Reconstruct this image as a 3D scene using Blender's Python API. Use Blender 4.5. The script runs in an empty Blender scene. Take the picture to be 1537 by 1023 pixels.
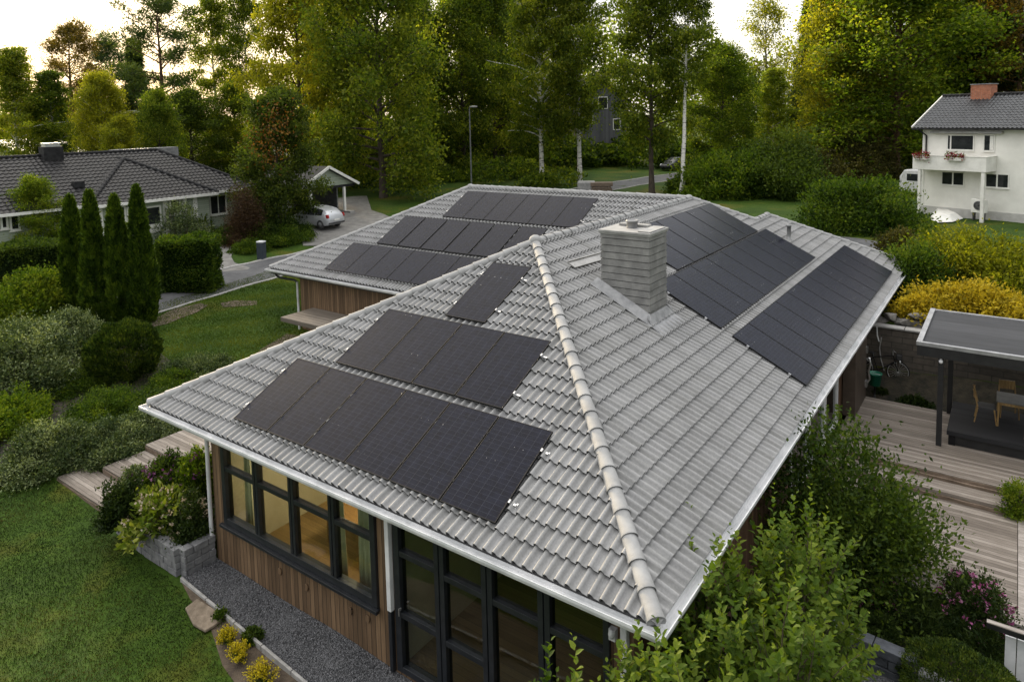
import bpy, bmesh, math, random
import numpy as np
from mathutils import Vector, Matrix
C = bpy.context.scene
COL = C.collection
PI = math.pi

# ------------------------------------------------------------------ camera
CAM_F, CAM_CY = 1051.7, 266.26            # focal length and horizon-side principal row, in photo pixels
CAM_YAW, CAM_PITCH, CAM_ROLL = -0.62534, 0.08749, -0.02242
CAM_P = np.array([3.4992, -7.7730, 9.8362])
_F = np.array([math.sin(CAM_YAW)*math.cos(CAM_PITCH), math.cos(CAM_YAW)*math.cos(CAM_PITCH), -math.sin(CAM_PITCH)])
_R0 = np.array([math.cos(CAM_YAW), -math.sin(CAM_YAW), 0.0]); _U0 = np.cross(_R0, _F)
_R = math.cos(CAM_ROLL)*_R0+math.sin(CAM_ROLL)*_U0
_U = math.cos(CAM_ROLL)*_U0-math.sin(CAM_ROLL)*_R0
cam = bpy.data.cameras.new('camera'); cam_o = bpy.data.objects.new('camera', cam); COL.objects.link(cam_o)
cam.sensor_width = 36; cam.sensor_fit = 'HORIZONTAL'; cam.lens = CAM_F/1537*36
cam.shift_y = -(511.5-CAM_CY)/1537
cam.clip_start = 0.1; cam.clip_end = 3000
mw = Matrix.Identity(4)
for i in range(3):
    mw[i][0] = _R[i]; mw[i][1] = _U[i]; mw[i][2] = -_F[i]; mw[i][3] = CAM_P[i]
cam_o.matrix_world = mw
C.camera = cam_o

# ------------------------------------------------------------------ sky, sun, exposure
SUN_AZ, SUN_EL = math.radians(-66), math.radians(14)     # azimuth from +Y towards +X
w = bpy.data.worlds.new("World"); C.world = w; w.use_nodes = True
nt = w.node_tree; nt.nodes.clear()
N = nt.nodes.new; L = nt.links.new
wout = N('ShaderNodeOutputWorld'); bg = N('ShaderNodeBackground'); sky = N('ShaderNodeTexSky')
sky.sky_type = 'NISHITA'; sky.sun_disc = False; sky.sun_elevation = SUN_EL; sky.sun_rotation = SUN_AZ
sky.air_density = 1.2; sky.dust_density = 2.5
tc = N('ShaderNodeTexCoord'); mp = N('ShaderNodeMapping'); mp.inputs['Scale'].default_value = (1.0, 1.0, 3.2)
cn = N('ShaderNodeTexNoise'); cn.inputs['Scale'].default_value = 2.6; cn.inputs['Detail'].default_value = 7; cn.inputs['Roughness'].default_value = .55
cr = N('ShaderNodeValToRGB'); cr.color_ramp.elements[0].position = .40; cr.color_ramp.elements[1].position = .60
cr.color_ramp.elements[0].color = (3.5, 3.6, 3.85, 1); cr.color_ramp.elements[1].color = (6.0, 5.85, 5.5, 1)
# an overcast vault is brighter overhead than at the horizon
sz = N('ShaderNodeSeparateXYZ'); zr_ = N('ShaderNodeMapRange'); zr_.inputs[1].default_value = .05; zr_.inputs[2].default_value = 1; zr_.inputs[3].default_value = .60; zr_.inputs[4].default_value = 2.2
vm = N('ShaderNodeVectorMath'); vm.operation = 'SCALE'
L(tc.outputs['Generated'], sz.inputs[0]); L(sz.outputs[2], zr_.inputs[0]); # and brighter on the side of the veiled sun
dp_ = N('ShaderNodeVectorMath'); dp_.operation = 'DOT_PRODUCT'; dp_.inputs[1].default_value = (math.sin(SUN_AZ)*math.cos(SUN_EL), math.cos(SUN_AZ)*math.cos(SUN_EL), math.sin(SUN_EL))
gr_ = N('ShaderNodeMapRange'); gr_.interpolation_type = 'SMOOTHSTEP'; gr_.inputs[1].default_value = -.7; gr_.inputs[2].default_value = 1; gr_.inputs[3].default_value = .72; gr_.inputs[4].default_value = 1.6
ml_ = N('ShaderNodeMath'); ml_.operation = 'MULTIPLY'
L(tc.outputs['Generated'], dp_.inputs[0]); L(dp_.outputs['Value'], gr_.inputs[0]); L(gr_.outputs[0], ml_.inputs[0]); L(zr_.outputs[0], ml_.inputs[1]); L(ml_.outputs[0], vm.inputs['Scale']); L(cr.outputs['Color'], vm.inputs[0])
mx = N('ShaderNodeMixRGB'); mx.inputs['Fac'].default_value = .86
L(tc.outputs['Generated'], mp.inputs['Vector']); L(mp.outputs['Vector'], cn.inputs['Vector'])
L(cn.outputs['Fac'], cr.inputs['Fac']); L(sky.outputs['Color'], mx.inputs['Color1']); wr_ = N('ShaderNodeMapRange'); wr_.interpolation_type = 'SMOOTHSTEP'; wr_.inputs[1].default_value = .35; wr_.inputs[2].default_value = 1
wm_ = N('ShaderNodeMixRGB'); wm_.blend_type = 'MULTIPLY'; wm_.inputs['Color2'].default_value = (1.06, 1.0, .90, 1)
L(dp_.outputs['Value'], wr_.inputs[0]); L(wr_.outputs[0], wm_.inputs['Fac']); L(vm.outputs[0], wm_.inputs['Color1']); L(wm_.outputs['Color'], mx.inputs['Color2'])
L(mx.outputs['Color'], bg.inputs['Color']); L(bg.outputs['Background'], wout.inputs['Surface'])
bg.inputs['Strength'].default_value = .1
sun = bpy.data.lights.new('sun', 'SUN'); sun_o = bpy.data.objects.new('sun', sun); COL.objects.link(sun_o)
sun.energy = 4.2; sun.angle = math.radians(9); sun.color = (1.0, .80, .52)
sd = Vector((math.sin(SUN_AZ)*math.cos(SUN_EL), math.cos(SUN_AZ)*math.cos(SUN_EL), math.sin(SUN_EL)))
sun_o.rotation_euler = sd.to_track_quat('Z', 'Y').to_euler()
C.view_settings.view_transform = 'Standard'; C.view_settings.look = 'None'
C.view_settings.exposure = 1.32; C.view_settings.gamma = 1
C.view_settings.use_curve_mapping = False

# ------------------------------------------------------------------ terrain height and pixel -> ground helpers
TP = np.array([
 (0,-3,0),(-5,-3,0),(-10,-3,0),(-16,-3,0),(-20,-2,0),(-30,-6,.2),(-8,-10,0),(0,-15,0),(10,-10,0),(-6,0,-.02),(-6,8,0),(-1,4,-.02),(-11.5,.5,0),
 (1,3,0),(1.5,6,.05),(4,-1,0),(3,10,.1),(1,14,.15),(4,14,.15),(8,10,.2),(6,4,0),(1,16.9,.2),(5,16.9,.2),(-.3,17,.2),
 (-15.5,1.5,.1),(-15.5,4,.35),(-18,4,.45),(-20,2,.35),(-23,5,.5),(-22,11,.7),(-26,9,.75),(-31,7,.75),(-26,-2,.25),(-30,12,1.0),(-32,18,1.5),(-35,24,2.3),(-38,28,2.6),
 (-41,18,2.45),(-45,12,2.4),(-50,5,2.3),(-60,-5,2.2),(-22,20,1.2),(-12,25,1.6),(-12,12,.6),
 (0,19.2,2.0),(4,19.2,2.0),(9,19.2,2.0),(0,24,2.2),(5,23,2.2),(12,24,2.3),(0,30,2.4),(-6,36,2.6),(-2,47,2.6),(10,50,2.7),(-10,44,2.7),(-18,38,2.5),
 (-30,80,3.2),(-42,48,3),(-60,40,3),(-80,30,3.2),(30,60,3),(-20,120,3.5),(60,100,3.5),(-120,60,3.5),(-100,0,3),(40,20,2.5),(30,-5,.5),(-60,90,3.2),
 (0,-60,0),(-80,-60,1),(80,-60,0),(160,40,3),(-200,0,3),(0,300,4),(300,300,4),(-300,300,4),(-300,-200,2),(300,-200,1)], float)
def _rbf():
    P = TP[:, :2]; D = np.linalg.norm(P[:, None]-P[None], axis=2)
    n = len(P); A = np.zeros((n+1, n+1)); A[:n, :n] = D; A[n, :n] = 1; A[:n, n] = 1
    return np.linalg.solve(A, np.append(TP[:, 2], 0))
_W = _rbf()
def th(x, y):
    x = np.asarray(x, float); y = np.asarray(y, float)
    d = np.sqrt((x[..., None]-TP[:, 0])**2+(y[..., None]-TP[:, 1])**2)
    return d@_W[:-1]+_W[-1]
def ray(px, py):
    return CAM_P, _F+_R*(px-768.5)/CAM_F+_U*(CAM_CY-py)/CAM_F
def at_z(px, py, z):
    o, d = ray(px, py); t = (z-o[2])/d[2]; return o+d*t
def at_x(px, py, x):
    o, d = ray(px, py); t = (x-o[0])/d[0]; return o+d*t
def at_y(px, py, y):
    o, d = ray(px, py); t = (y-o[1])/d[1]; return o+d*t
def G(px, py):                                   # where the sight line through a pixel meets the terrain
    o, d = ray(px, py); t = 4.0
    while t < 400:
        p = o+d*t
        if p[2] < th(p[0], p[1]): break
        t += .25
    lo, hi = t-.25, t
    for _ in range(20):
        m = (lo+hi)/2; p = o+d*m
        if p[2] < th(p[0], p[1]): hi = m
        else: lo = m
    return o+d*hi
def AD(px, depth):                               # ground point in pixel column px at a given depth along the view axis
    o, d = ray(px, 180); p = o+d*depth; p = p.copy(); p[2] = th(p[0], p[1]); return p
def depth(p): return float((np.asarray(p)-CAM_P)@_F)
def mpp(p): return depth(p)/CAM_F                # metres per photo pixel there
def proj(p):
    d = np.asarray(p, float)-CAM_P; q = d@_F
    return 768.5+CAM_F*(d@_R)/q, CAM_CY-CAM_F*(d@_U)/q

# ------------------------------------------------------------------ object helpers
WO = {}                                            # world origin each object's vertices are measured from
def tag(o, label=None, cat=None, group=None, kind=None):
    if label: o['label'] = label
    if cat: o['category'] = cat
    if group: o['group'] = group
    if kind: o['kind'] = kind
    return o
def thing(name, label, cat, loc=(0, 0, 0), rz=0, group=None):
    o = bpy.data.objects.new(name, None); COL.objects.link(o)
    o.empty_display_size = .2
    o.location = loc; o.rotation_euler = (0, 0, rz); WO[o.name] = Vector(loc)
    return tag(o, label, cat, group)
def link(name, me, mat, parent=None):
    o = bpy.data.objects.new(name, me); COL.objects.link(o)
    if mat is not None:
        for m in (mat if isinstance(mat, (list, tuple)) else [mat]): me.materials.append(m)
    if parent is not None: o.parent = parent
    WO[o.name] = WO.get(parent.name, Vector((0, 0, 0))) if parent is not None else Vector((0, 0, 0))
    return o
def copy_tree(o, parent=None):
    c = o.copy(); COL.objects.link(c)
    if parent is not None: c.parent = parent
    for ch in list(o.children): copy_tree(ch, c)
    return c
class MB:
    """collects faces, then links them as one mesh object"""
    def __init__(s): s.v = []; s.f = []; s.mi = []; s.sm = []
    def face(s, pts, mi=0, sm=False):
        b = len(s.v); s.v += [tuple(map(float, p)) for p in pts]; s.f.append(tuple(range(b, b+len(pts)))); s.mi.append(mi); s.sm.append(sm)
    def add(s, V, F, mi=0, sm=False):
        b = len(s.v); s.v += [tuple(map(float, p)) for p in V]
        for f in F: s.f.append(tuple(b+i for i in f)); s.mi.append(mi); s.sm.append(sm)
    def box(s, x0, x1, y0, y1, z0, z1, mi=0):
        s.add([(x0,y0,z0),(x1,y0,z0),(x1,y1,z0),(x0,y1,z0),(x0,y0,z1),(x1,y0,z1),(x1,y1,z1),(x0,y1,z1)],
              [(0,3,2,1),(4,5,6,7),(0,1,5,4),(1,2,6,5),(2,3,7,6),(3,0,4,7)], mi)
    def obox(s, c, ax, ay, az, mi=0):              # centre and three half-axis vectors
        c, ax, ay, az = (np.array(q, float) for q in (c, ax, ay, az)); V = []
        for k in (-1, 1):
            for i, j in ((-1,-1),(1,-1),(1,1),(-1,1)): V.append(c+ax*i+ay*j+az*k)
        s.add(V, [(0,3,2,1),(4,5,6,7),(0,1,5,4),(1,2,6,5),(2,3,7,6),(3,0,4,7)], mi)
    def bar(s, a, b, wd, ht, mi=0, up=(0,0,1)):
        a = np.array(a, float); b = np.array(b, float); d = b-a; l = np.linalg.norm(d); d /= l
        sd_ = np.cross(d, up); sd_ /= np.linalg.norm(sd_); u = np.cross(sd_, d)
        s.obox((a+b)/2, d*l/2, sd_*wd/2, u*ht/2, mi)
    def tube(s, P, R, n=8, mi=0, cap=True, sm=True):
        P = np.array(P, float); R = np.broadcast_to(np.array(R, float), (len(P),))
        T = np.gradient(P, axis=0); T /= np.linalg.norm(T, axis=1)[:, None]+1e-12
        ref = np.array([1., 0, 0]) if abs(T[0][0]) < .8 else np.array([0, 1., 0])
        V = []
        for i in range(len(P)):
            a = np.cross(T[i], ref); a /= np.linalg.norm(a); b = np.cross(T[i], a); ref = -np.cross(T[i], a) if False else ref
            for k in range(n):
                t = 2*PI*k/n; V.append(P[i]+R[i]*(a*math.cos(t)+b*math.sin(t)))
        F = []
        for i in range(len(P)-1):
            for k in range(n): F.append((i*n+k, i*n+(k+1)%n, (i+1)*n+(k+1)%n, (i+1)*n+k))
        s.add(V, F, mi, sm)
        if cap:
            s.add(V[:n], [tuple(range(n))], mi); s.add(V[-n:], [tuple(range(n))[::-1]], mi)
    def prism(s, poly, axis, d0, d1, mi=0):        # poly in the two other axes
        def P(u, v, d): return {0:(d,u,v),1:(u,d,v),2:(u,v,d)}[axis]
        n = len(poly); V = [P(u, v, d0) for u, v in poly]+[P(u, v, d1) for u, v in poly]
        s.add(V, [tuple(range(n))[::-1], tuple(range(n, 2*n))]+[(i, (i+1)%n, n+(i+1)%n, n+i) for i in range(n)], mi)
    def lathe(s, prof, c=(0,0,0), n=16, mi=0, sm=True):   # prof: (r,z)
        V = [(c[0]+r*math.cos(2*PI*k/n), c[1]+r*math.sin(2*PI*k/n), c[2]+z) for r, z in prof for k in range(n)]
        F = [(i*n+k, i*n+(k+1)%n, (i+1)*n+(k+1)%n, (i+1)*n+k) for i in range(len(prof)-1) for k in range(n)]
        s.add(V, F, mi, sm)
    def ell(s, c, r, nu=12, nv=8, mi=0):
        V = []; F = []
        for j in range(nv+1):
            a = PI*j/nv-PI/2
            for i in range(nu):
                b = 2*PI*i/nu; V.append((c[0]+r[0]*math.cos(a)*math.cos(b), c[1]+r[1]*math.cos(a)*math.sin(b), c[2]+r[2]*math.sin(a)))
        for j in range(nv):
            for i in range(nu): F.append((j*nu+i, j*nu+(i+1)%nu, (j+1)*nu+(i+1)%nu, (j+1)*nu+i))
        s.add(V, F, mi, True)
    def mesh(s, name, off=(0,0,0), fix=True):
        me = bpy.data.meshes.new(name)
        V = np.array(s.v, float).reshape(-1, 3)-np.array(off, float)
        me.from_pydata(V.tolist(), [], s.f)
        me.polygons.foreach_set('material_index', s.mi); me.polygons.foreach_set('use_smooth', s.sm)
        if fix and len(s.f) < 30000:
            bm = bmesh.new(); bm.from_mesh(me); bmesh.ops.recalc_face_normals(bm, faces=bm.faces); bm.to_mesh(me); bm.free()
        me.update(); return me
    def build(s, name, mat, parent=None, local=False, bevel=0, fix=True):
        off = (0,0,0) if (parent is None or local) else WO.get(parent.name, Vector((0,0,0)))
        o = link(name, s.mesh(name, off, fix), mat, parent)
        if bevel:
            b = o.modifiers.new('bevel', 'BEVEL'); b.width = bevel; b.segments = 2; b.limit_method = 'ANGLE'
        return o
def mesh_np(name, V, F, tint=None, smooth=False):
    """fast mesh from arrays; F is (m,k)"""
    V = np.ascontiguousarray(V, np.float32); F = np.ascontiguousarray(F, np.int32); m, k = F.shape
    me = bpy.data.meshes.new(name)
    me.vertices.add(len(V)); me.vertices.foreach_set('co', V.ravel())
    me.loops.add(m*k); me.loops.foreach_set('vertex_index', F.ravel())
    me.polygons.add(m); me.polygons.foreach_set('loop_start', np.arange(0, m*k, k, dtype=np.int32))
    me.polygons.foreach_set('loop_total', np.full(m, k, np.int32))
    if smooth: me.polygons.foreach_set('use_smooth', np.ones(m, bool))
    if tint is not None:
        a = me.attributes.new('tint', 'FLOAT', 'POINT'); a.data.foreach_set('value', np.ascontiguousarray(tint, np.float32))
    me.update(calc_edges=True); return me

# ------------------------------------------------------------------ materials
def newmat(name):
    m = bpy.data.materials.new(name); m.use_nodes = True
    return m, m.node_tree.nodes, m.node_tree.links, m.node_tree.nodes['Principled BSDF']
def rgba(c): return (c[0], c[1], c[2], 1)
def mat(name, c1, c2=None, scale=4, rough=.6, bump=0, bscale=40, metal=0, detail=5, coord='Object', stretch=(1,1,1), spec=.5, lo=.35, hi=.65, c3=None):
    m, n, l, b = newmat(name)
    b.inputs['Roughness'].default_value = rough; b.inputs['Metallic'].default_value = metal; b.inputs['Specular IOR Level'].default_value = spec
    b.inputs['Base Color'].default_value = rgba(c1)
    t = n.new('ShaderNodeTexCoord'); mpn = n.new('ShaderNodeMapping'); mpn.inputs['Scale'].default_value = stretch
    l.new(t.outputs[coord], mpn.inputs['Vector'])
    if c2 is not None:
        tn = n.new('ShaderNodeTexNoise'); tn.inputs['Scale'].default_value = scale; tn.inputs['Detail'].default_value = detail; tn.inputs['Roughness'].default_value = .6
        r = n.new('ShaderNodeValToRGB'); r.color_ramp.elements[0].position = lo; r.color_ramp.elements[1].position = hi
        r.color_ramp.elements[0].color = rgba(c1); r.color_ramp.elements[1].color = rgba(c2)
        if c3 is not None:
            e = r.color_ramp.elements.new((lo+hi)/2); e.color = rgba(c3)
        l.new(mpn.outputs['Vector'], tn.inputs['Vector']); l.new(tn.outputs['Fac'], r.inputs['Fac']); l.new(r.outputs['Color'], b.inputs['Base Color'])
    if bump:
        bn = n.new('ShaderNodeTexNoise'); bn.inputs['Scale'].default_value = bscale; bn.inputs['Detail'].default_value = 4
        bp = n.new('ShaderNodeBump'); bp.inputs['Strength'].default_value = bump; bp.inputs['Distance'].default_value = .02
        l.new(mpn.outputs['Vector'], bn.inputs['Vector']); l.new(bn.outputs['Fac'], bp.inputs['Height']); l.new(bp.outputs['Normal'], b.inputs['Normal'])
    return m
def leafmat(name, dark, mid, light, trans=.35, rough=.5, var=.12, tr_col=None):
    """dark / mid / light are leaf colours; which leaf gets which is the mesh's random 'tint'"""
    m, n, l, b = newmat(name)
    a = n.new('ShaderNodeAttribute'); a.attribute_name = 'tint'
    oi = n.new('ShaderNodeObjectInfo')
    mr = n.new('ShaderNodeMapRange'); mr.inputs[3].default_value = -var; mr.inputs[4].default_value = var
    ad = n.new('ShaderNodeMath'); ad.operation = 'ADD'
    l.new(oi.outputs['Random'], mr.inputs[0]); l.new(mr.outputs[0], ad.inputs[0]); l.new(a.outputs['Fac'], ad.inputs[1])
    r = n.new('ShaderNodeValToRGB'); r.color_ramp.elements[0].position = .12; r.color_ramp.elements[1].position = .9
    r.color_ramp.elements[0].color = rgba(dark); r.color_ramp.elements[1].color = rgba(light)
    e = r.color_ramp.elements.new(.5); e.color = rgba(mid)
    l.new(ad.outputs[0], r.inputs['Fac']); l.new(r.outputs['Color'], b.inputs['Base Color'])
    b.inputs['Roughness'].default_value = rough+.1; b.inputs['Specular IOR Level'].default_value = .14
    tb = n.new('ShaderNodeBsdfTranslucent')
    hs = n.new('ShaderNodeMixRGB'); hs.blend_type = 'MULTIPLY'; hs.inputs['Fac'].default_value = 1; hs.inputs['Color2'].default_value = rgba(tr_col or (1.65, 1.6, .55))
    l.new(r.outputs['Color'], hs.inputs['Color1']); l.new(hs.outputs['Color'], tb.inputs['Color'])
    mx_ = n.new('ShaderNodeMixShader'); mx_.inputs['Fac'].default_value = trans
    out = n['Material Output']
    l.new(b.outputs['BSDF'], mx_.inputs[1]); l.new(tb.outputs['BSDF'], mx_.inputs[2]); l.new(mx_.outputs['Shader'], out.inputs['Surface'])
    return m

# ================================================================== MATERIALS OF BUILT THINGS
def tile_material(name, c_lo, c_hi, cw, ch, rough=.55):
    """concrete roof tiles: every tile a slightly different grey (white noise per tile cell, from the UV laid in metres) and weather stains"""
    m, n, l, b = newmat(name)
    uv = n.new('ShaderNodeUVMap'); sp = n.new('ShaderNodeSeparateXYZ'); l.new(uv.outputs['UV'], sp.inputs[0])
    def cell(sock, size):
        d = n.new('ShaderNodeMath'); d.operation = 'DIVIDE'; d.inputs[1].default_value = size; l.new(sock, d.inputs[0])
        f = n.new('ShaderNodeMath'); f.operation = 'FLOOR'; l.new(d.outputs[0], f.inputs[0]); return f.outputs[0]
    cb = n.new('ShaderNodeCombineXYZ'); l.new(cell(sp.outputs[0], cw), cb.inputs[0]); l.new(cell(sp.outputs[1], ch), cb.inputs[1])
    wn = n.new('ShaderNodeTexWhiteNoise'); wn.noise_dimensions = '3D'; l.new(cb.outputs[0], wn.inputs['Vector'])
    tcn = n.new('ShaderNodeTexCoord')
    big = n.new('ShaderNodeTexNoise'); big.inputs['Scale'].default_value = .9; big.inputs['Detail'].default_value = 8; big.inputs['Roughness'].default_value = .65
    l.new(tcn.outputs['Object'], big.inputs['Vector'])
    fine = n.new('ShaderNodeTexNoise'); fine.inputs['Scale'].default_value = 28; fine.inputs['Detail'].default_value = 6
    l.new(tcn.outputs['Object'], fine.inputs['Vector'])
    a1 = n.new('ShaderNodeMath'); a1.operation = 'MULTIPLY_ADD'; a1.inputs[1].default_value = .10; l.new(wn.outputs['Value'], a1.inputs[0])
    a0 = n.new('ShaderNodeMath'); a0.operation = 'MULTIPLY_ADD'; a0.inputs[1].default_value = .34; a0.inputs[2].default_value = .04; l.new(big.outputs['Fac'], a0.inputs[0]); l.new(a0.outputs[0], a1.inputs[2])
    a2 = n.new('ShaderNodeMath'); a2.operation = 'MULTIPLY_ADD'; a2.inputs[1].default_value = .42; l.new(fine.outputs['Fac'], a2.inputs[0]); l.new(a1.outputs[0], a2.inputs[2])
    r = n.new('ShaderNodeValToRGB'); r.color_ramp.elements[0].position = .22; r.color_ramp.elements[1].position = .85
    r.color_ramp.elements[0].color = rgba(c_lo); r.color_ramp.elements[1].color = rgba(c_hi)
    l.new(a2.outputs[0], r.inputs['Fac'])
    ms_ = n.new('ShaderNodeMapping'); ms_.inputs['Scale'].default_value = (5.5, .45, 1); l.new(uv.outputs['UV'], ms_.inputs['Vector'])
    st_ = n.new('ShaderNodeTexNoise'); st_.inputs['Scale'].default_value = 1; st_.inputs['Detail'].default_value = 6; st_.inputs['Roughness'].default_value = .7; l.new(ms_.outputs['Vector'], st_.inputs['Vector'])
    sr_ = n.new('ShaderNodeValToRGB'); sr_.color_ramp.elements[0].position = .36; sr_.color_ramp.elements[1].position = .58; sr_.color_ramp.elements[0].color = (.60,.60,.57,1); sr_.color_ramp.elements[1].color = (1.04,1.04,1.04,1); l.new(st_.outputs['Fac'], sr_.inputs['Fac'])
    li_ = n.new('ShaderNodeTexNoise'); li_.inputs['Scale'].default_value = 11; li_.inputs['Detail'].default_value = 9; li_.inputs['Roughness'].default_value = .8; l.new(tcn.outputs['Object'], li_.inputs['Vector'])
    lr_ = n.new('ShaderNodeValToRGB'); lr_.color_ramp.elements[0].position = .63; lr_.color_ramp.elements[1].position = .70; lr_.color_ramp.elements[0].color = (1,1,1,1); lr_.color_ramp.elements[1].color = (.52,.54,.46,1); l.new(li_.outputs['Fac'], lr_.inputs['Fac'])
    q1 = n.new('ShaderNodeMixRGB'); q1.blend_type = 'MULTIPLY'; q1.inputs['Fac'].default_value = .65; l.new(r.outputs['Color'], q1.inputs['Color1']); l.new(sr_.outputs['Color'], q1.inputs['Color2'])
    q2 = n.new('ShaderNodeMixRGB'); q2.blend_type = 'MULTIPLY'; q2.inputs['Fac'].default_value = .7; l.new(q1.outputs['Color'], q2.inputs['Color1']); l.new(lr_.outputs['Color'], q2.inputs['Color2'])
    l.new(q2.outputs['Color'], b.inputs['Base Color'])
    b.inputs['Roughness'].default_value = rough; b.inputs['Specular IOR Level'].default_value = .25
    bp = n.new('ShaderNodeBump'); bp.inputs['Strength'].default_value = .35; bp.inputs['Distance'].default_value = .006
    l.new(fine.outputs['Fac'], bp.inputs['Height']); l.new(bp.outputs['Normal'], b.inputs['Normal'])
    return m
def board_material(name, c1, c2, width, axis, rough=.7, gap=.06, c3=None, grain=(1, 14, 14), bump=.4, coord='Object', gapcol=(.012,.010,.008)):
    """planks of a given width laid across one axis: a tone of its own for each plank, grain along it, dark joints"""
    m, n, l, b = newmat(name)
    t = n.new('ShaderNodeTexCoord'); sp = n.new('ShaderNodeSeparateXYZ'); l.new(t.outputs[coord], sp.inputs[0])
    d = n.new('ShaderNodeMath'); d.operation = 'DIVIDE'; d.inputs[1].default_value = width; l.new(sp.outputs[axis], d.inputs[0])
    fl = n.new('ShaderNodeMath'); fl.operation = 'FLOOR'; l.new(d.outputs[0], fl.inputs[0])
    fr = n.new('ShaderNodeMath'); fr.operation = 'FRACT'; l.new(d.outputs[0], fr.inputs[0])
    wn = n.new('ShaderNodeTexWhiteNoise'); wn.noise_dimensions = '1D'; l.new(fl.outputs[0], wn.inputs['W'])
    mpn = n.new('ShaderNodeMapping'); mpn.inputs['Scale'].default_value = grain; l.new(t.outputs[coord], mpn.inputs['Vector'])
    ad = n.new('ShaderNodeVectorMath'); ad.operation = 'ADD'; cbx = n.new('ShaderNodeCombineXYZ'); mm = n.new('ShaderNodeMath'); mm.operation = 'MULTIPLY'; mm.inputs[1].default_value = 37
    l.new(wn.outputs['Value'], mm.inputs[0])
    for i in range(3): l.new(mm.outputs[0], cbx.inputs[i])
    l.new(mpn.outputs['Vector'], ad.inputs[0]); l.new(cbx.outputs[0], ad.inputs[1])
    g = n.new('ShaderNodeTexNoise'); g.inputs['Scale'].default_value = 1.6; g.inputs['Detail'].default_value = 8; g.inputs['Roughness'].default_value = .65; l.new(ad.outputs[0], g.inputs['Vector'])
    a = n.new('ShaderNodeMath'); a.operation = 'MULTIPLY_ADD'; a.inputs[1].default_value = .38; l.new(wn.outputs['Value'], a.inputs[0])
    a0 = n.new('ShaderNodeMath'); a0.operation = 'MULTIPLY'; a0.inputs[1].default_value = .8; l.new(g.outputs['Fac'], a0.inputs[0]); l.new(a0.outputs[0], a.inputs[2])
    r = n.new('ShaderNodeValToRGB'); r.color_ramp.elements[0].position = .32; r.color_ramp.elements[1].position = .85
    r.color_ramp.elements[0].color = rgba(c1); r.color_ramp.elements[1].color = rgba(c2)
    if c3: e = r.color_ramp.elements.new(.6); e.color = rgba(c3)
    l.new(a.outputs[0], r.inputs['Fac'])
    gp = n.new('ShaderNodeMath'); gp.operation = 'LESS_THAN'; gp.inputs[1].default_value = gap; l.new(fr.outputs[0], gp.inputs[0])
    mxn = n.new('ShaderNodeMixRGB'); l.new(gp.outputs[0], mxn.inputs['Fac']); l.new(r.outputs['Color'], mxn.inputs['Color1']); mxn.inputs['Color2'].default_value = rgba(gapcol)
    l.new(mxn.outputs['Color'], b.inputs['Base Color']); b.inputs['Roughness'].default_value = rough; b.inputs['Specular IOR Level'].default_value = .3
    bp = n.new('ShaderNodeBump'); bp.inputs['Strength'].default_value = bump; bp.inputs['Distance'].default_value = .006
    sb = n.new('ShaderNodeMath'); sb.operation = 'SUBTRACT'; l.new(g.outputs['Fac'], sb.inputs[0]); l.new(gp.outputs[0], sb.inputs[1])
    l.new(sb.outputs[0], bp.inputs['Height']); l.new(bp.outputs['Normal'], b.inputs['Normal'])
    return m
def glass_material(name, tint=(.75,.78,.72), rough=.02, fac=.12):
    m, n, l, b = newmat(name)
    tr = n.new('ShaderNodeBsdfTransparent'); tr.inputs['Color'].default_value = rgba(tint)
    gl = n.new('ShaderNodeBsdfGlossy'); gl.inputs['Roughness'].default_value = rough; gl.inputs['Color'].default_value = (.9,.9,.9,1)
    lw = n.new('ShaderNodeLayerWeight'); lw.inputs['Blend'].default_value = .5
    pw_ = n.new('ShaderNodeMath'); pw_.operation = 'POWER'; pw_.inputs[1].default_value = 4; l.new(lw.outputs['Facing'], pw_.inputs[0])
    fz = n.new('ShaderNodeMath'); fz.operation = 'MULTIPLY_ADD'; fz.inputs[1].default_value = .9; fz.inputs[2].default_value = .035; l.new(pw_.outputs[0], fz.inputs[0])
    mx_ = n.new('ShaderNodeMixShader'); l.new(fz.outputs[0], mx_.inputs['Fac']); l.new(tr.outputs[0], mx_.inputs[1]); l.new(gl.outputs[0], mx_.inputs[2])
    l.new(mx_.outputs[0], n['Material Output'].inputs['Surface']); return m
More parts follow.
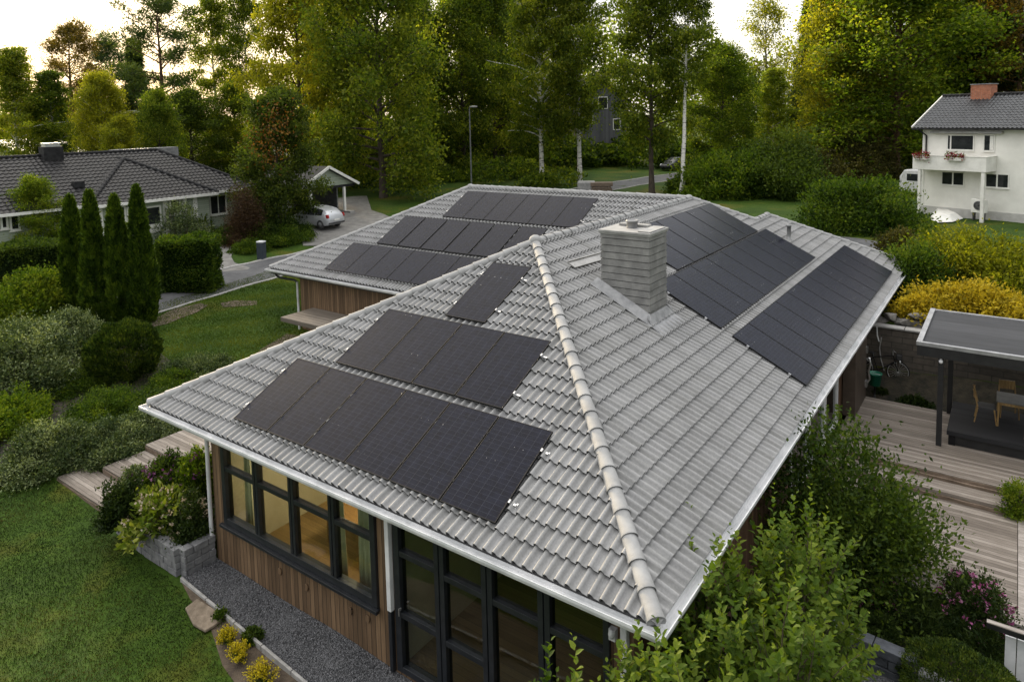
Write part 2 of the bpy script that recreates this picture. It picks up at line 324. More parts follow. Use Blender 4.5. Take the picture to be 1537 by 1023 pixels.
def panel_material(name):
    m, n, l, b = newmat(name)
    t = n.new('ShaderNodeTexCoord'); sp = n.new('ShaderNodeSeparateXYZ'); l.new(t.outputs['Object'], sp.inputs[0])
    def line(sock, size, wd):
        d = n.new('ShaderNodeMath'); d.operation = 'DIVIDE'; d.inputs[1].default_value = size; l.new(sock, d.inputs[0])
        f = n.new('ShaderNodeMath'); f.operation = 'FRACT'; l.new(d.outputs[0], f.inputs[0])
        q = n.new('ShaderNodeMath'); q.operation = 'LESS_THAN'; q.inputs[1].default_value = wd/size; l.new(f.outputs[0], q.inputs[0]); return q.outputs[0]
    mxa = n.new('ShaderNodeMath'); mxa.operation = 'MAXIMUM'; l.new(line(sp.outputs[0], .1863, .006), mxa.inputs[0]); l.new(line(sp.outputs[1], .0925, .0035), mxa.inputs[1])
    fine = line(sp.outputs[0], .0207, .0022)
    wn = n.new('ShaderNodeTexNoise'); wn.inputs['Scale'].default_value = 7; wn.inputs['Detail'].default_value = 4; l.new(t.outputs['Object'], wn.inputs['Vector'])
    r = n.new('ShaderNodeValToRGB'); r.color_ramp.elements[0].color = (.0055,.006,.0105,1); r.color_ramp.elements[1].color = (.010,.0115,.021,1); r.color_ramp.elements[0].position = .3; r.color_ramp.elements[1].position = .7
    l.new(wn.outputs['Fac'], r.inputs['Fac'])
    m1 = n.new('ShaderNodeMixRGB'); l.new(fine, m1.inputs['Fac']); l.new(r.outputs['Color'], m1.inputs['Color1']); m1.inputs['Color2'].default_value = (.014,.016,.026,1)
    m2 = n.new('ShaderNodeMixRGB'); l.new(mxa.outputs[0], m2.inputs['Fac']); l.new(m1.outputs['Color'], m2.inputs['Color1']); m2.inputs['Color2'].default_value = (.034,.037,.05,1)
    l.new(m2.outputs['Color'], b.inputs['Base Color']); b.inputs['Roughness'].default_value = .27; b.inputs['Specular IOR Level'].default_value = .06
    bn = n.new('ShaderNodeTexNoise'); bn.inputs['Scale'].default_value = 45; bn.inputs['Detail'].default_value = 3; l.new(t.outputs['Object'], bn.inputs['Vector'])
    bp = n.new('ShaderNodeBump'); bp.inputs['Strength'].default_value = .06; bp.inputs['Distance'].default_value = .004; l.new(bn.outputs['Fac'], bp.inputs['Height']); l.new(bp.outputs['Normal'], b.inputs['Normal'])
    return m
def brick_material(name, c1, c2, mortar, bw, bh, ms=.012, rough=.8, vec='Object', rot=(0,0,0), bump=.6, moff=.5):
    m, n, l, b = newmat(name)
    t = n.new('ShaderNodeTexCoord'); mpn = n.new('ShaderNodeMapping'); mpn.inputs['Rotation'].default_value = rot; l.new(t.outputs[vec], mpn.inputs['Vector'])
    bt = n.new('ShaderNodeTexBrick'); bt.inputs['Color1'].default_value = rgba(c1); bt.inputs['Color2'].default_value = rgba(c2); bt.inputs['Mortar'].default_value = rgba(mortar)
    bt.inputs['Scale'].default_value = 1; bt.inputs['Brick Width'].default_value = bw; bt.inputs['Row Height'].default_value = bh; bt.inputs['Mortar Size'].default_value = ms; bt.offset = moff
    l.new(mpn.outputs['Vector'], bt.inputs['Vector'])
    nz = n.new('ShaderNodeTexNoise'); nz.inputs['Scale'].default_value = 5; nz.inputs['Detail'].default_value = 7; l.new(t.outputs[vec], nz.inputs['Vector'])
    mm = n.new('ShaderNodeMixRGB'); mm.blend_type = 'OVERLAY'; mm.inputs['Fac'].default_value = .6; l.new(bt.outputs['Color'], mm.inputs['Color1']); l.new(nz.outputs['Fac'], mm.inputs['Color2'])
    l.new(mm.outputs['Color'], b.inputs['Base Color']); b.inputs['Roughness'].default_value = rough
    bp = n.new('ShaderNodeBump'); bp.inputs['Strength'].default_value = bump; bp.inputs['Distance'].default_value = .02; bp.invert = True
    l.new(bt.outputs['Fac'], bp.inputs['Height']); l.new(bp.outputs['Normal'], b.inputs['Normal']); return m
M = {}
M['tile'] = tile_material('grey_concrete_tile', (.172,.172,.175), (.362,.36,.36), .36, .35)
M['cap'] = mat('ridge_tile', (.20,.20,.20), (.29,.29,.29), 3, .7, .2, 60)
M['tile_edge_shade'] = mat('tile_edge_shade', (.05,.05,.052), (.10,.10,.10), 6, .7)  # shade of the laps put into a darker colour on the tile edges
M['tile_dark'] = tile_material('black_tile', (.009,.009,.010), (.038,.036,.037), .36, .35, .5)
M['white_metal'] = mat('white_metal', (.46,.47,.48), (.66,.66,.67), 2.2, .35, .05, 20, spec=.5)
M['dark_gap'] = mat('dark_edge', (.03,.03,.033), (.06,.06,.06), 3, .6)
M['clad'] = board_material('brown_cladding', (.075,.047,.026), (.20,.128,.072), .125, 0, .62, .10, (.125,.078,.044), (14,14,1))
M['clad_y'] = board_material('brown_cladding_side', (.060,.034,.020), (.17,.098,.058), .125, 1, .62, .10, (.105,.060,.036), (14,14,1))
M['black_frame'] = mat('black_frame', (.008,.010,.013), (.016,.018,.022), 6, .38, .04, 60)
M['glass'] = glass_material('window_glass')
M['glass_dark'] = glass_material('dark_window_glass', (.30,.32,.32))
M['soffit'] = board_material('soffit_boards', (.10,.085,.07), (.2,.17,.14), .12, 1, .7)
M['cell'] = panel_material('solar_cells')
M['frame'] = mat('black_anodised', (.009,.009,.010), None, 1, .6, spec=.15)
M['alu'] = mat('aluminium', (.42,.42,.43), (.6,.6,.6), 9, .32, metal=.9)
M['chim'] = mat('painted_sheet', (.125,.123,.12), (.215,.212,.205), 3.5, .55, .12, 22, c3=(.165,.163,.16))
M['chim_cap'] = mat('pale_sheet', (.22,.218,.212), (.32,.315,.307), 4, .5, .1, 18)
M['lead'] = mat('flashing', (.17,.172,.178), (.28,.28,.285), 5, .45, .1, 15, metal=.3)
M['floor_in'] = board_material('oak_floor', (.20,.12,.055), (.36,.23,.11), .16, 1, .35, .03)
M['wall_in'] = mat('room_paint', (.48,.42,.31), (.56,.50,.38), 2, .8)
M['curtain'] = mat('curtain_cloth', (.56,.56,.45), (.70,.69,.56), 6, .85, .1, 30)
M['wood_in'] = mat('warm_wood', (.18,.09,.035), (.30,.16,.06), 3, .45, stretch=(1,8,8))

# ================================================================== THE HOUSE
E0 = 3.35
W_, xP, yP, zR, yQ, yW, xD, yC, zK = 12.67, -6.364, 6.842, 3.257, 17.12, 10.735, -23.23, 25.07, 2.294
sF, sR, sL, sW = zR/yP, zR/-xP, zR/(W_+xP), zR/(yQ-yW)
yB = 2*yQ-yW; xK = -zK/sR; yJ = yB-zK/sW
A_, B_, P_, Q_ = (-W_,0), (0,0), (xP,yP), (xP,yQ)
R_ = (xD+(yQ-yW), yQ); D_ = (xD,yW); D2_ = (xD,yB)
house = thing('tiled_villa', 'large low villa with grey tiled hip roof, brown board walls and black framed windows', 'house', (-6, 8, 0))

WAVE, COURSE = .18, .35
def tile_faces(specs, name, material, parent, wave=WAVE, course=COURSE, amp=.068, npt=8, lip=.046):
    """specs: (origin xy on the eave, eave direction xy, upslope direction xy, slope, convex polygon xy, base z); rolls and laps are real relief"""
    out = bmesh.new(); uvl = out.loops.layers.uv.new('UVMap')
    prof_t = np.array([0, .08, .18, .29, .40, .50, .58, .82])[:npt] if npt == 8 else np.linspace(0, 1, npt, endpoint=False)
    def hgt(t): return np.where(t < .56, np.sin(np.clip(t/.56, 0, 1)*PI)**.7, -.34*(1-np.clip((t-.56)/.44, 0, 1)))*amp
    for (o2, eu, nu_, s, poly, zb) in specs:
        o2 = np.array(o2, float); eu = np.array(eu, float); nu_ = np.array(nu_, float); ct = 1/math.sqrt(1+s*s)
        P = np.array(poly, float)-o2; uu = P@eu; vv = (P@nu_)/ct
        k0, k1 = math.floor(uu.min()/wave)-1, math.ceil(uu.max()/wave)+1
        us = (np.arange(k0, k1)[:, None]+prof_t[None]).ravel()*wave; hs = hgt(np.tile(prof_t, k1-k0))
        c0, c1 = math.floor(vv.min()/course+.01), math.ceil(vv.max()/course)+1
        rows = []
        for c_ in range(c0, c1):
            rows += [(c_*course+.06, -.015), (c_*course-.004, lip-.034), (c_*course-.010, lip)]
        rows.append((c1*course+.06, -.015))
        rv = np.array([r[0] for r in rows]); rh = np.array([r[1] for r in rows])
        n3 = np.array([-nu_[0]*s*ct, -nu_[1]*s*ct, ct])
        U, V = np.meshgrid(us, rv); Hh = hs[None, :]+rh[:, None]
        rngj = np.random.default_rng(7); jit = rngj.normal(0, .0035, (len(rows)//3+1, (k1-k0)//2+2))
        Hh = Hh+jit[np.arange(len(rows))[:, None]//3, (np.arange(len(us))//(2*len(prof_t)))[None]]
        X = o2[0]+U*eu[0]+V*ct*nu_[0]+Hh*n3[0]; Y = o2[1]+U*eu[1]+V*ct*nu_[1]+Hh*n3[1]; Zz = zb+V*ct*s+Hh*n3[2]
        bm = bmesh.new(); nr, nc = X.shape
        vs = [bm.verts.new((X[i, j], Y[i, j], Zz[i, j])) for i in range(nr) for j in range(nc)]
        lay = bm.loops.layers.uv.new('UVMap')
        for i in range(nr-1):
            for j in range(nc-1):
                f = bm.faces.new((vs[i*nc+j], vs[i*nc+j+1], vs[(i+1)*nc+j+1], vs[(i+1)*nc+j]))
                vc = (c0+i//3)*course+50+.02
                for lp, (a, q) in zip(f.loops, ((0,0),(0,1),(1,1),(1,0))): lp[lay].uv = (us[j+q]+50, vc+(.30*a if i % 3 == 2 else .01*a))
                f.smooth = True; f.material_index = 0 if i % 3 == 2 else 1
                
        cen = np.array(poly, float).mean(0)
        for a, b in zip(poly, poly[1:]+poly[:1]):
            a = np.array(a, float); b = np.array(b, float); dd = b-a; nn = np.array([dd[1], -dd[0]])
            if nn@(cen-a) > 0: nn = -nn
            if abs(nn@nu_)/np.linalg.norm(nn) > .999 and nn@nu_ < 0: continue          # keep the eave's own scalloped edge
            bmesh.ops.bisect_plane(bm, geom=bm.verts[:]+bm.edges[:]+bm.faces[:], plane_co=(a[0], a[1], 0), plane_no=(nn[0], nn[1], 0), clear_outer=True)
        for e in bm.edges:
            if len(e.link_faces) == 2 and e.link_faces[0].material_index != e.link_faces[1].material_index: e.smooth = False
        me = bpy.data.meshes.new('t'); bm.to_mesh(me); bm.free(); out.from_mesh(me); bpy.data.meshes.remove(me)
    me = bpy.data.meshes.new(name); out.to_mesh(me); out.free()
    off = WO[parent.name] if parent is not None else Vector((0,0,0))
    me.transform(Matrix.Translation(-off))
    return link(name, me, [material, M['tile_edge_shade']], parent)
Jp, Kp = (xK,yJ), (xK,yC-zK/sW)
right_spec = lambda poly: ((0,0), (0,1), (-1,0), sR, poly, E0)
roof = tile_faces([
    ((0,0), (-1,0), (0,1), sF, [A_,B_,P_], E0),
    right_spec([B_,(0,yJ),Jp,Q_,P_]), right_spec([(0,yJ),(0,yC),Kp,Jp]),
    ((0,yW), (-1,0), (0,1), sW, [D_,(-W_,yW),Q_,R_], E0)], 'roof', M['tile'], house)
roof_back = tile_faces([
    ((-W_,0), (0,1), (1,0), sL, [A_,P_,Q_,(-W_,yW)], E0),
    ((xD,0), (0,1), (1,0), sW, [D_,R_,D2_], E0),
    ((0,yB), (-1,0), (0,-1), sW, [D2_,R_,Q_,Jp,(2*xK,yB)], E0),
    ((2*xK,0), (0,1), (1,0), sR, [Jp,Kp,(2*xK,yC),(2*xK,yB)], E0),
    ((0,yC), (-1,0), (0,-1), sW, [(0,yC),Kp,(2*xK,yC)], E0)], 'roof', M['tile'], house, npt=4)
# ridge and hip caps: overlapping half-round tiles, one run per ridge
def cap_run(a, b, r=.125, step=.415, lift=.035, end=False):
    a = np.array(a, float); b = np.array(b, float); Ln = np.linalg.norm(b-a); n = max(1, round(Ln/step)); d = (b-a)/Ln
    sd_ = np.cross(d, (0,0,1)); sd_ /= np.linalg.norm(sd_); up = np.cross(sd_, d); mb = MB(); m = 10
    rngc = random.Random(int(Ln*100))
    for k in range(n):
        t0, t1 = Ln*k/n-.035, Ln*(k+1)/n; V = []; wob = rngc.uniform(-.006,.006)
        rings = [(t0+.03, r-.014, lift-.02), (t0, r-.004, lift-.004), (t0-.004, r+.007, lift), (t0+.035, r+.007, lift), (t0+.05, r+.001, lift), (t1, r-.010, lift-.010)]
        for (t, rr, lf) in rings:
            for i in range(m+1):
                an = PI*(-.12+1.24*i/m); V.append(a+d*t+sd_*(math.cos(an)*rr+wob)+up*(math.sin(an)*rr*.88+lf))
        F = [(q*(m+1)+i, q*(m+1)+i+1, (q+1)*(m+1)+i+1, (q+1)*(m+1)+i) for q in range(len(rings)-1) for i in range(m)]
        q_ = 2*m; mb.add(V, F[:q_], 1, False); mb.add(V, F[q_:], 0, True)
        if k == 0: mb.add(V[2*(m+1):3*(m+1)], [tuple(range(m+1))], 1)
    return mb
def p3(p, z): return (p[0], p[1], E0+z)
for (a, b) in ((p3((-.05,.05),.02), p3(P_,zR)), (p3((-W_+.05,.05),.02), p3(P_,zR)), (p3(P_,zR), p3(Q_,zR)), (p3(R_,zR), p3(Q_,zR)),
               (p3((xD+.05,yW+.05),.02), p3(R_,zR)), (p3((-.05,yC-.05),.02), p3(Kp,zK)), (p3(Jp,zK), p3(Q_,zR)), (p3(Jp,zK), p3(Kp,zK)),
               (p3((xD+.05,yB-.05),.02), p3(R_,zR)), (p3((2*xK+.05,yC-.05),.02), p3(Kp,zK))):
    cap_run(a, b).build('ridge_cap', [M['cap'], M['lead']], house, fix=False)
kn = MB(); kn.ell((xP, yP, E0+zR+.05), (.17,.17,.16), 14, 8); kn.ell((xP, yQ, E0+zR+.03), (.16,.16,.14), 12, 6); kn.ell((R_[0], R_[1], E0+zR+.03), (.16,.16,.14), 12, 6); kn.ell((Kp[0], Kp[1], E0+zK+.03), (.15,.15,.13), 12, 6)
kn.build('ridge_knuckle', M['cap'], house)
# gutters along the three visible eaves and the hidden ones, mitred at the corners
def gutter(path, closed=False):
    mb = MB(); P = [np.array(p, float) for p in path]; n = len(P)
    prof = [(.0,.0),(.012,-.05),(.035,-.07),(.08,-.075),(.118,-.055),(.135,-.01),(.137,.020),(.155,.022),(.158,-.02),(.140,-.075),(.085,-.11),(.02,-.10),(-.005,-.06),(-.012,0)]
    rings = []
    for i, p in enumerate(P):
        ds = []
        if i > 0: d = P[i]-P[i-1]; ds.append(d/np.linalg.norm(d))
        if i < n-1: d = P[i+1]-P[i]; ds.append(d/np.linalg.norm(d))
        ns = [np.array([d[1], -d[0]]) for d in ds]
        m_ = ns[0] if len(ns) == 1 else (ns[0]+ns[1])/(1+ns[0]@ns[1])
        rings.append([(p[0]+m_[0]*o, p[1]+m_[1]*o, E0-.035+z) for o, z in prof])
    k = len(prof); V = [v for r_ in rings for v in r_]
    mb.add(V, [(i*k+j, i*k+(j+1)%k, (i+1)*k+(j+1)%k, (i+1)*k+j) for i in range(n-1) for j in range(k)])
    mb.add(rings[0], [tuple(range(k))]); mb.add(rings[-1], [tuple(range(k))])
    return mb
gutter([(-W_,yW),(-W_,0),(0,0),(0,yC)]).build('gutter', M['white_metal'], house)
gutter([(xD,yB),(xD,yW),(-W_-.2,yW)]).build('gutter', M['white_metal'], house)
# fascia and soffit under the eaves
fa = MB()
for (x0,x1,y0,y1) in ((-W_+.02,0,.02,.05),(-.05,-.02,.05,yC),(-W_+.02,-W_+.05,.05,yW),(xD+.02,-W_,yW+.02,yW+.05),(xD+.02,xD+.05,yW+.05,yB)):
    fa.box(x0, x1, y0, y1, E0-.22, E0+.005)
fa.build('fascia', M['dark_gap'], house)
so = MB(); so.box(-W_+.06,-.06,.06,yW,E0-.24,E0-.22); so.box(xD+.06,-W_+.05,yW+.06,yB-.1,E0-.24,E0-.22); so.box(2*xK+.1,-.06,yW+.01,yC-.1,E0-.243,E0-.223)
so.build('soffit', M['soffit'], house)

# walls: x from -10.9 to -.55 in front, openings left free for the windows
WX0, WX1, WY, WZ = -10.9, -.55, .45, E0-.24
wl = MB()
wl.box(WX0, -10.47, WY, WY+.2, -.2, WZ); wl.box(-10.47, -5.62, WY, WY+.2, -.2, .98); wl.box(-5.62, -5.16, WY, WY+.2, -.2, WZ)
wl.box(-10.47, -5.62, WY, WY+.2, 2.98, WZ); wl.box(-.90, WX1, WY, WY+.2, -.2, WZ); wl.box(-5.16, -.90, WY, WY+.2, 2.97, WZ); wl.box(-5.16, -.90, WY, WY+.2, -.2, .05)
wl.build('wall', M['clad'], house)
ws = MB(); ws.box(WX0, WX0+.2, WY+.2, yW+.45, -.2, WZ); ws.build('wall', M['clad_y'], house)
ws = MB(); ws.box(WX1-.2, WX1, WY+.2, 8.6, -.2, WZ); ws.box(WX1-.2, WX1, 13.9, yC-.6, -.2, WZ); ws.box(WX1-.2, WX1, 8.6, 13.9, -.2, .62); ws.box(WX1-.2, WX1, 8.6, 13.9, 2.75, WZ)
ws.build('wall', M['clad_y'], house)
ww = MB(); ww.box(-21.75, -10.7, yW+.45, yW+.65, -.2, WZ); ww.build('wall', M['clad'], house)
ww = MB(); ww.box(-21.75, -9, yB-.7, yB-.5, 0, WZ); ww.build('wall', M['clad'], house)
ww = MB(); ww.box(2*xK+.6, -.75, yC-.8, yC-.6, 1, WZ)
ww.build('wall', M['clad'], house)
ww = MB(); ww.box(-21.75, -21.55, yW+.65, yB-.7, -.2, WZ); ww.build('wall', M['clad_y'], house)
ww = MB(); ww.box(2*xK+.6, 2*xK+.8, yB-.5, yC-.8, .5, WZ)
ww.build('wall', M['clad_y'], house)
# pale vent caps on the board wall
for px, py in ((421,856),(461,880),(527,915),(553,927)):
    q = at_y(px, py, WY); v = MB()
    pts = [(q[0]+.055*math.cos(t), q[2]+.075*math.sin(t)) for t in np.linspace(0, 2*PI, 16, endpoint=False)]
    v.prism(pts, 1, WY-.035, WY-.002); v.build('wall_vent', M['clad'], house, bevel=.012)
# the ribbon window: frame > panes, mullions, transom
wx0, wx1, wz0, wz1 = -10.47, -5.62, 1.00, 2.98
fr = MB(); fr.box(wx0, wx0+.13, WY-.06, WY+.12, wz0, wz1); fr.box(wx1-.13, wx1, WY-.06, WY+.12, wz0, wz1)
fr.box(wx0+.13, wx1-.13, WY-.06, WY+.12, wz0, wz0+.16); fr.box(wx0+.13, wx1-.13, WY-.06, WY+.12, wz1-.12, wz1)
win = fr.build('window', M['black_frame'], house, bevel=.008)
mull = [-9.23,-8.03,-6.81]
edges = [wx0+.13]+mull+[wx1-.13]
for mxx in mull:
    b = MB(); b.box(mxx-.085, mxx-.012, WY-.05, WY+.1, wz0+.16, wz1-.12); b.box(mxx+.012, mxx+.085, WY-.05, WY+.1, wz0+.16, wz1-.12); b.box(mxx-.012, mxx+.012, WY-.03, WY+.09, wz0+.16, wz1-.12)
    b.build('mullion', M['black_frame'], win, bevel=.006)
for i in range(4):
    x0 = edges[i]+(.085 if i else 0); x1 = edges[i+1]-(.085 if i < 3 else 0)
    b = MB(); b.box(x0, x1, WY-.045, WY+.09, 2.24, 2.34); b.build('transom', M['black_frame'], win, bevel=.006)
    g = MB(); g.box(x0, x1, WY+.02, WY+.032, wz0+.16, 2.24); g.box(x0, x1, WY+.02, WY+.032, 2.34, wz1-.12); g.build('pane', M['glass'], win)
sl = MB(); sl.box(wx0-.06, wx1+.06, WY-.14, WY-.0605, wz0-.05, wz0+.02); sl.box(wx0-.02, wx1+.02, WY-.0604, WY-.004, wz0-.05, wz0-.002); sl.build('sill', M['black_frame'], win, bevel=.008)
# the full-height glazed wall: four bays
gx = [-5.16,-4.09,-3.08,-2.0,-.90]; gz0, gz1 = .05, 2.97
fr = MB(); fr.box(gx[0], gx[0]+.14, WY-.06, WY+.12, gz0, gz1); fr.box(gx[4]-.10, gx[4], WY-.06, WY+.12, gz0, gz1); fr.box(gx[0]+.14, gx[4]-.10, WY-.06, WY+.12, gz0, gz0+.12); fr.box(gx[0]+.14, gx[4]-.10, WY-.06, WY+.12, gz1-.12, gz1)
gl = fr.build('glazed_door', M['black_frame'], house, bevel=.008)
for mxx in gx[1:4]:
    b = MB(); b.box(mxx-.11, mxx-.012, WY-.055, WY+.1, gz0+.12, gz1-.12); b.box(mxx+.012, mxx+.11, WY-.055, WY+.1, gz0+.12, gz1-.12); b.box(mxx-.012, mxx+.012, WY-.03, WY+.09, gz0+.12, gz1-.12)
    b.build('mullion', M['black_frame'], gl, bevel=.006)
for i in range(4):
    x0 = gx[i]+(.11 if i else .14); x1 = gx[i+1]-(.11 if i < 3 else .10); tr_ = [2.28,1.14] if i == 0 else [2.23,1.07] if i == 1 else [2.22]
    zs = [gz0+.12]+sorted(tr_)+[gz1-.12]; g = MB()
    for k in range(len(zs)-1): g.box(x0, x1, WY+.02, WY+.032, zs[k]+(.05 if k else 0), zs[k+1]-(.05 if k < len(zs)-2 else 0))
    g.build('pane', M['glass'], gl)
    for t in tr_:
        b = MB(); b.box(x0, x1, WY-.05, WY+.09, t-.05, t+.05); b.build('transom', M['black_frame'], gl, bevel=.006)
b = MB(); b.box(-5.02,-5.00,WY-.10,WY-.055,1.25,1.29); b.box(-5.02,-5.0,WY-.115,WY-.10,1.16,1.30); b.build('handle', M['alu'], gl)
# downpipes
dp = MB(); dp.tube([(-10.98,.40,E0-.14),(-10.98,.40,E0-.3),(-10.96,.37,.9),(-10.96,.37,.1)], .045, 10); dp.box(-11.03,-10.91,.36,.44,E0-.55,E0-.50); dp.build('downpipe', M['white_metal'], house)
dp = MB(); dp.box(-5.30,-5.20,.33,.43,1.15,E0-.13); dp.build('downpipe', M['white_metal'], house, bevel=.012)
dp = MB(); dp.box(-5.29,-5.21,.34,.425,0,1.15); dp.build('corner_post', M['black_frame'], house, bevel=.01)
dp = MB(); dp.box(-.70,-.60,.33,.43,0,E0-.13); dp.build('downpipe', M['white_metal'], house, bevel=.012)
dp = MB(); dp.tube([(-22.9,yW+.02,E0-.12),(-22.9,yW+.1,E0-.32),(-22.75,yW+.2,E0-.42),(-22.0,yW+.36,E0-.46),(-21.85,yW+.38,E0-.55)], .05, 10); dp.build('swan_neck', M['black_frame'], house)
dp = MB(); dp.tube([(-21.85,yW+.38,E0-.52),(-21.85,yW+.38,.5)], .05, 10); dp.build('downpipe', M['white_metal'], house)
wl_ = MB(); q = at_y(921,941,.42); wl_.box(q[0]-.05,q[0]+.05,.36,.448,q[2]-.16,q[2]); wl_.ell((q[0],.36,q[2]-.06),(.05,.05,.07)); wl_.build('wall_light', M['white_metal'], house)
# a flat porch roof by the wing wall, seen under the eave
pr = MB(); q0 = at_y(437,478,9.5); q1 = at_y(437,494,9.5); pr.box(-20.9,-14.5,9.5,yW+.44,1.62,1.80); pr.build('porch_roof', M['soffit'], house, bevel=.01)
# right-hand wall: white framed windows and a dark door leaf standing open
for y0, y1 in ((8.7,10.2),(10.5,12.0),(12.3,13.8)):
    f = MB(); f.box(WX1-.1,WX1+.04,y0-.1,y0,.62,2.75); f.box(WX1-.1,WX1+.04,y1,y1+.1,.62,2.75); f.box(WX1-.1,WX1+.04,y0,y1,.62,.74); f.box(WX1-.1,WX1+.04,y0,y1,2.63,2.75)
    fo = f.build('window', M['white_metal'], house, bevel=.006); g = MB(); g.box(WX1-.03,WX1-.018,y0,y1,.74,2.63); g.build('pane', M['glass_dark'], fo)
d = MB(); d.box(WX1+.02,WX1+.38,14.6,16.45,.6,2.6); do = d.build('utility_cabinet', mat('dark_brown_panel',(.045,.032,.024),(.08,.06,.045),3,.5), house, bevel=.015)
h = MB(); h.tube([(WX1+.40,16.3,1.9),(WX1+.48,16.3,1.95),(WX1+.52,16.32,1.75),(WX1+.46,16.33,1.5),(WX1+.50,16.34,1.25),(WX1+.42,16.35,1.1)], .03, 8); h.box(WX1+.381,WX1+.44,16.2,16.4,1.0,1.2); h.box(WX1+.381,WX1+.43,16.25,16.4,2.1,2.3); h.build('tap_pipe', M['alu'], do)

# chimney: lapped sheet courses, cap, flue, flashing apron
cx0, cx1, cy0, cy1 = -4.46, -3.22, 6.81, 7.76; ztop = E0+3.72
ch = MB(); nco = 15; zb = E0+1.2; zs = np.linspace(ztop, ztop-.165*nco, nco+1); rr = random.Random(3)
for k in range(nco):
    j = rr.uniform(-.003,.003); e0, e1 = .002+j, .014+j; zg = zs[k+1]+.017
    V = [(cx0-e0,cy0-e0,zs[k]),(cx1+e0,cy0-e0,zs[k]),(cx1+e0,cy1+e0,zs[k]),(cx0-e0,cy1+e0,zs[k]),(cx0-e1,cy0-e1,zg),(cx1+e1,cy0-e1,zg),(cx1+e1,cy1+e1,zg),(cx0-e1,cy1+e1,zg)]
    ch.add(V, [(0,1,5,4),(1,2,6,5),(2,3,7,6),(3,0,4,7),(4,5,6,7),(3,2,1,0)])
ch.box(cx0+.022,cx1-.022,cy0+.022,cy1-.022,zs[-1],ztop-.01,1)
chim = ch.build('chimney', [M['chim'], M['dark_gap']], house, fix=False)
cp = MB(); cp.box(cx0-.05,cx1+.05,cy0-.05,cy1+.05,ztop-.02,ztop+.04); cp.box(cx0-.03,cx1+.03,cy0-.03,cy1+.03,ztop-.06,ztop-.02); cp.box(cx0+.12,cx1-.35,cy1-.25,cy1-.05,ztop+.045,ztop+.10); cp.box(cx1-.30,cx1+.02,cy0+.02,cy1-.05,ztop+.045,ztop+.07); cp.build('chimney_cap', M['chim_cap'], chim, bevel=.01)
fl = MB(); fl.lathe([(.13,0),(.13,.14),(.15,.14),(.15,.18),(.11,.18),(.10,.10),(0,.10)], (cx0+.55,cy0+.55,ztop+.045), 18); fl.build('flue', M['lead'], chim)
def zr(x): return E0-sR*x
ap = MB()
x_lo = cx1+.42
ap.face([(cx1+.013,cy0-.16,zr(cx1)+.22),(cx1+.013,cy1+.14,zr(cx1)+.22),(cx1+.15,cy1+.16,zr(cx1+.15)+.075),(cx1+.15,cy0-.18,zr(cx1+.15)+.075)],0,True)
ap.face([(cx1+.15,cy0-.18,zr(cx1+.15)+.075),(cx1+.15,cy1+.16,zr(cx1+.15)+.075),(x_lo,cy1+.18,zr(x_lo)+.07),(x_lo,cy0-.2,zr(x_lo)+.07)],0,True)
for (ya, yb2) in ((cy0-.014,cy0-.20),(cy1+.014,cy1+.18)):
    ap.face([(cx0-.1,ya,zr(cx0-.1)+.26),(cx1+.02,ya,zr(cx1)+.24),(cx1+.15,yb2,zr(cx1+.15)+.075),(cx0-.2,yb2,zr(cx0-.2)+.075)])
ap.build('flashing', M['lead'], chim, fix=False)
# snow board beside the chimney and the vent pipe
sb_ = MB(); nrm = np.array([sR,0,1])/math.sqrt(1+sR*sR); q = np.array([-5.05,6.05,zr(-5.05)+.10])
def on_right(px, py, off=0):
    o, d = ray(px, py); n = np.array([sR,0,1]); t = ((E0+off)-n@o)/(n@d); return o+d*t
a0 = on_right(858,398,.11); a1 = on_right(915,382,.11); dn = np.array([1,0,-sR])/math.sqrt(1+sR*sR)
sb_.obox((a0+a1)/2, (a1-a0)/2, dn*.11, nrm*.012); sb_.obox((a0+a1)/2-dn*.125+nrm*.02, (a1-a0)/2, dn*.015, nrm*.03); sb_.build('roof_step', M['chim_cap'], house, bevel=.004)
bpos = at_z(1184,361,5.25)
def on_right(px, py, off=0):
    o, d = ray(px, py); n = np.array([sR,0,1]); t = ((E0+off)-n@o)/(n@d); return o+d*t
q = on_right(1184,361,.03); vp = MB(); vp.lathe([(.10,-.1),(.10,.05),(.075,.08),(.075,.52),(.09,.52),(.09,.60),(.06,.60),(.06,.4),(0,.4)], tuple(q), 14); vp.build('vent_pipe', M['lead'], house)

# ---------------------------------------------------------------- the room behind the front windows
rm = MB(); rm.box(-10.68,-5.2,.7,5.2,.02,.06); rm.box(-5.2,-.76,.7,5.2,-.02,.02); rm.build('room_floor', M['floor_in'], house)
rw = MB(); rw.box(-10.69,-.76,5.2,5.3,0,3.1); rw.box(-10.695,-10.66,.66,5.2,0,3.1); rw.box(-5.24,-5.18,.7,5.2,0,3.1); rw.box(-10.66,-.76,.7,5.2,3.04,3.09); rw.build('room_wall', M['wall_in'], house)
def curtain(x0, x1, y, z0, z1, label):
    mb = MB(); n = 48; V = []
    for k in range(n+1):
        t = k/n; V.append((x0+(x1-x0)*t, y+.045*math.sin(t*PI*2*(x1-x0)/.13)+.01*math.sin(t*40), z0)); V.append((x0+.06+(x1-x0-.12)*t, y+.03*math.sin(t*PI*2*(x1-x0)/.13), z1))
    for k in range(n): mb.add([V[2*k],V[2*k+2],V[2*k+3],V[2*k+1]], [(0,1,2,3)], 0, True)
    o = mb.build('curtain', M['curtain'], None, fix=False); s = o.modifiers.new('s','SOLIDIFY'); s.thickness = .006
    tag(o, label, 'curtain', 'curtains in the front room'); return o
curtain(-7.35,-6.90,.80,.45,2.95,'pale curtain behind the third bay of the ribbon window')
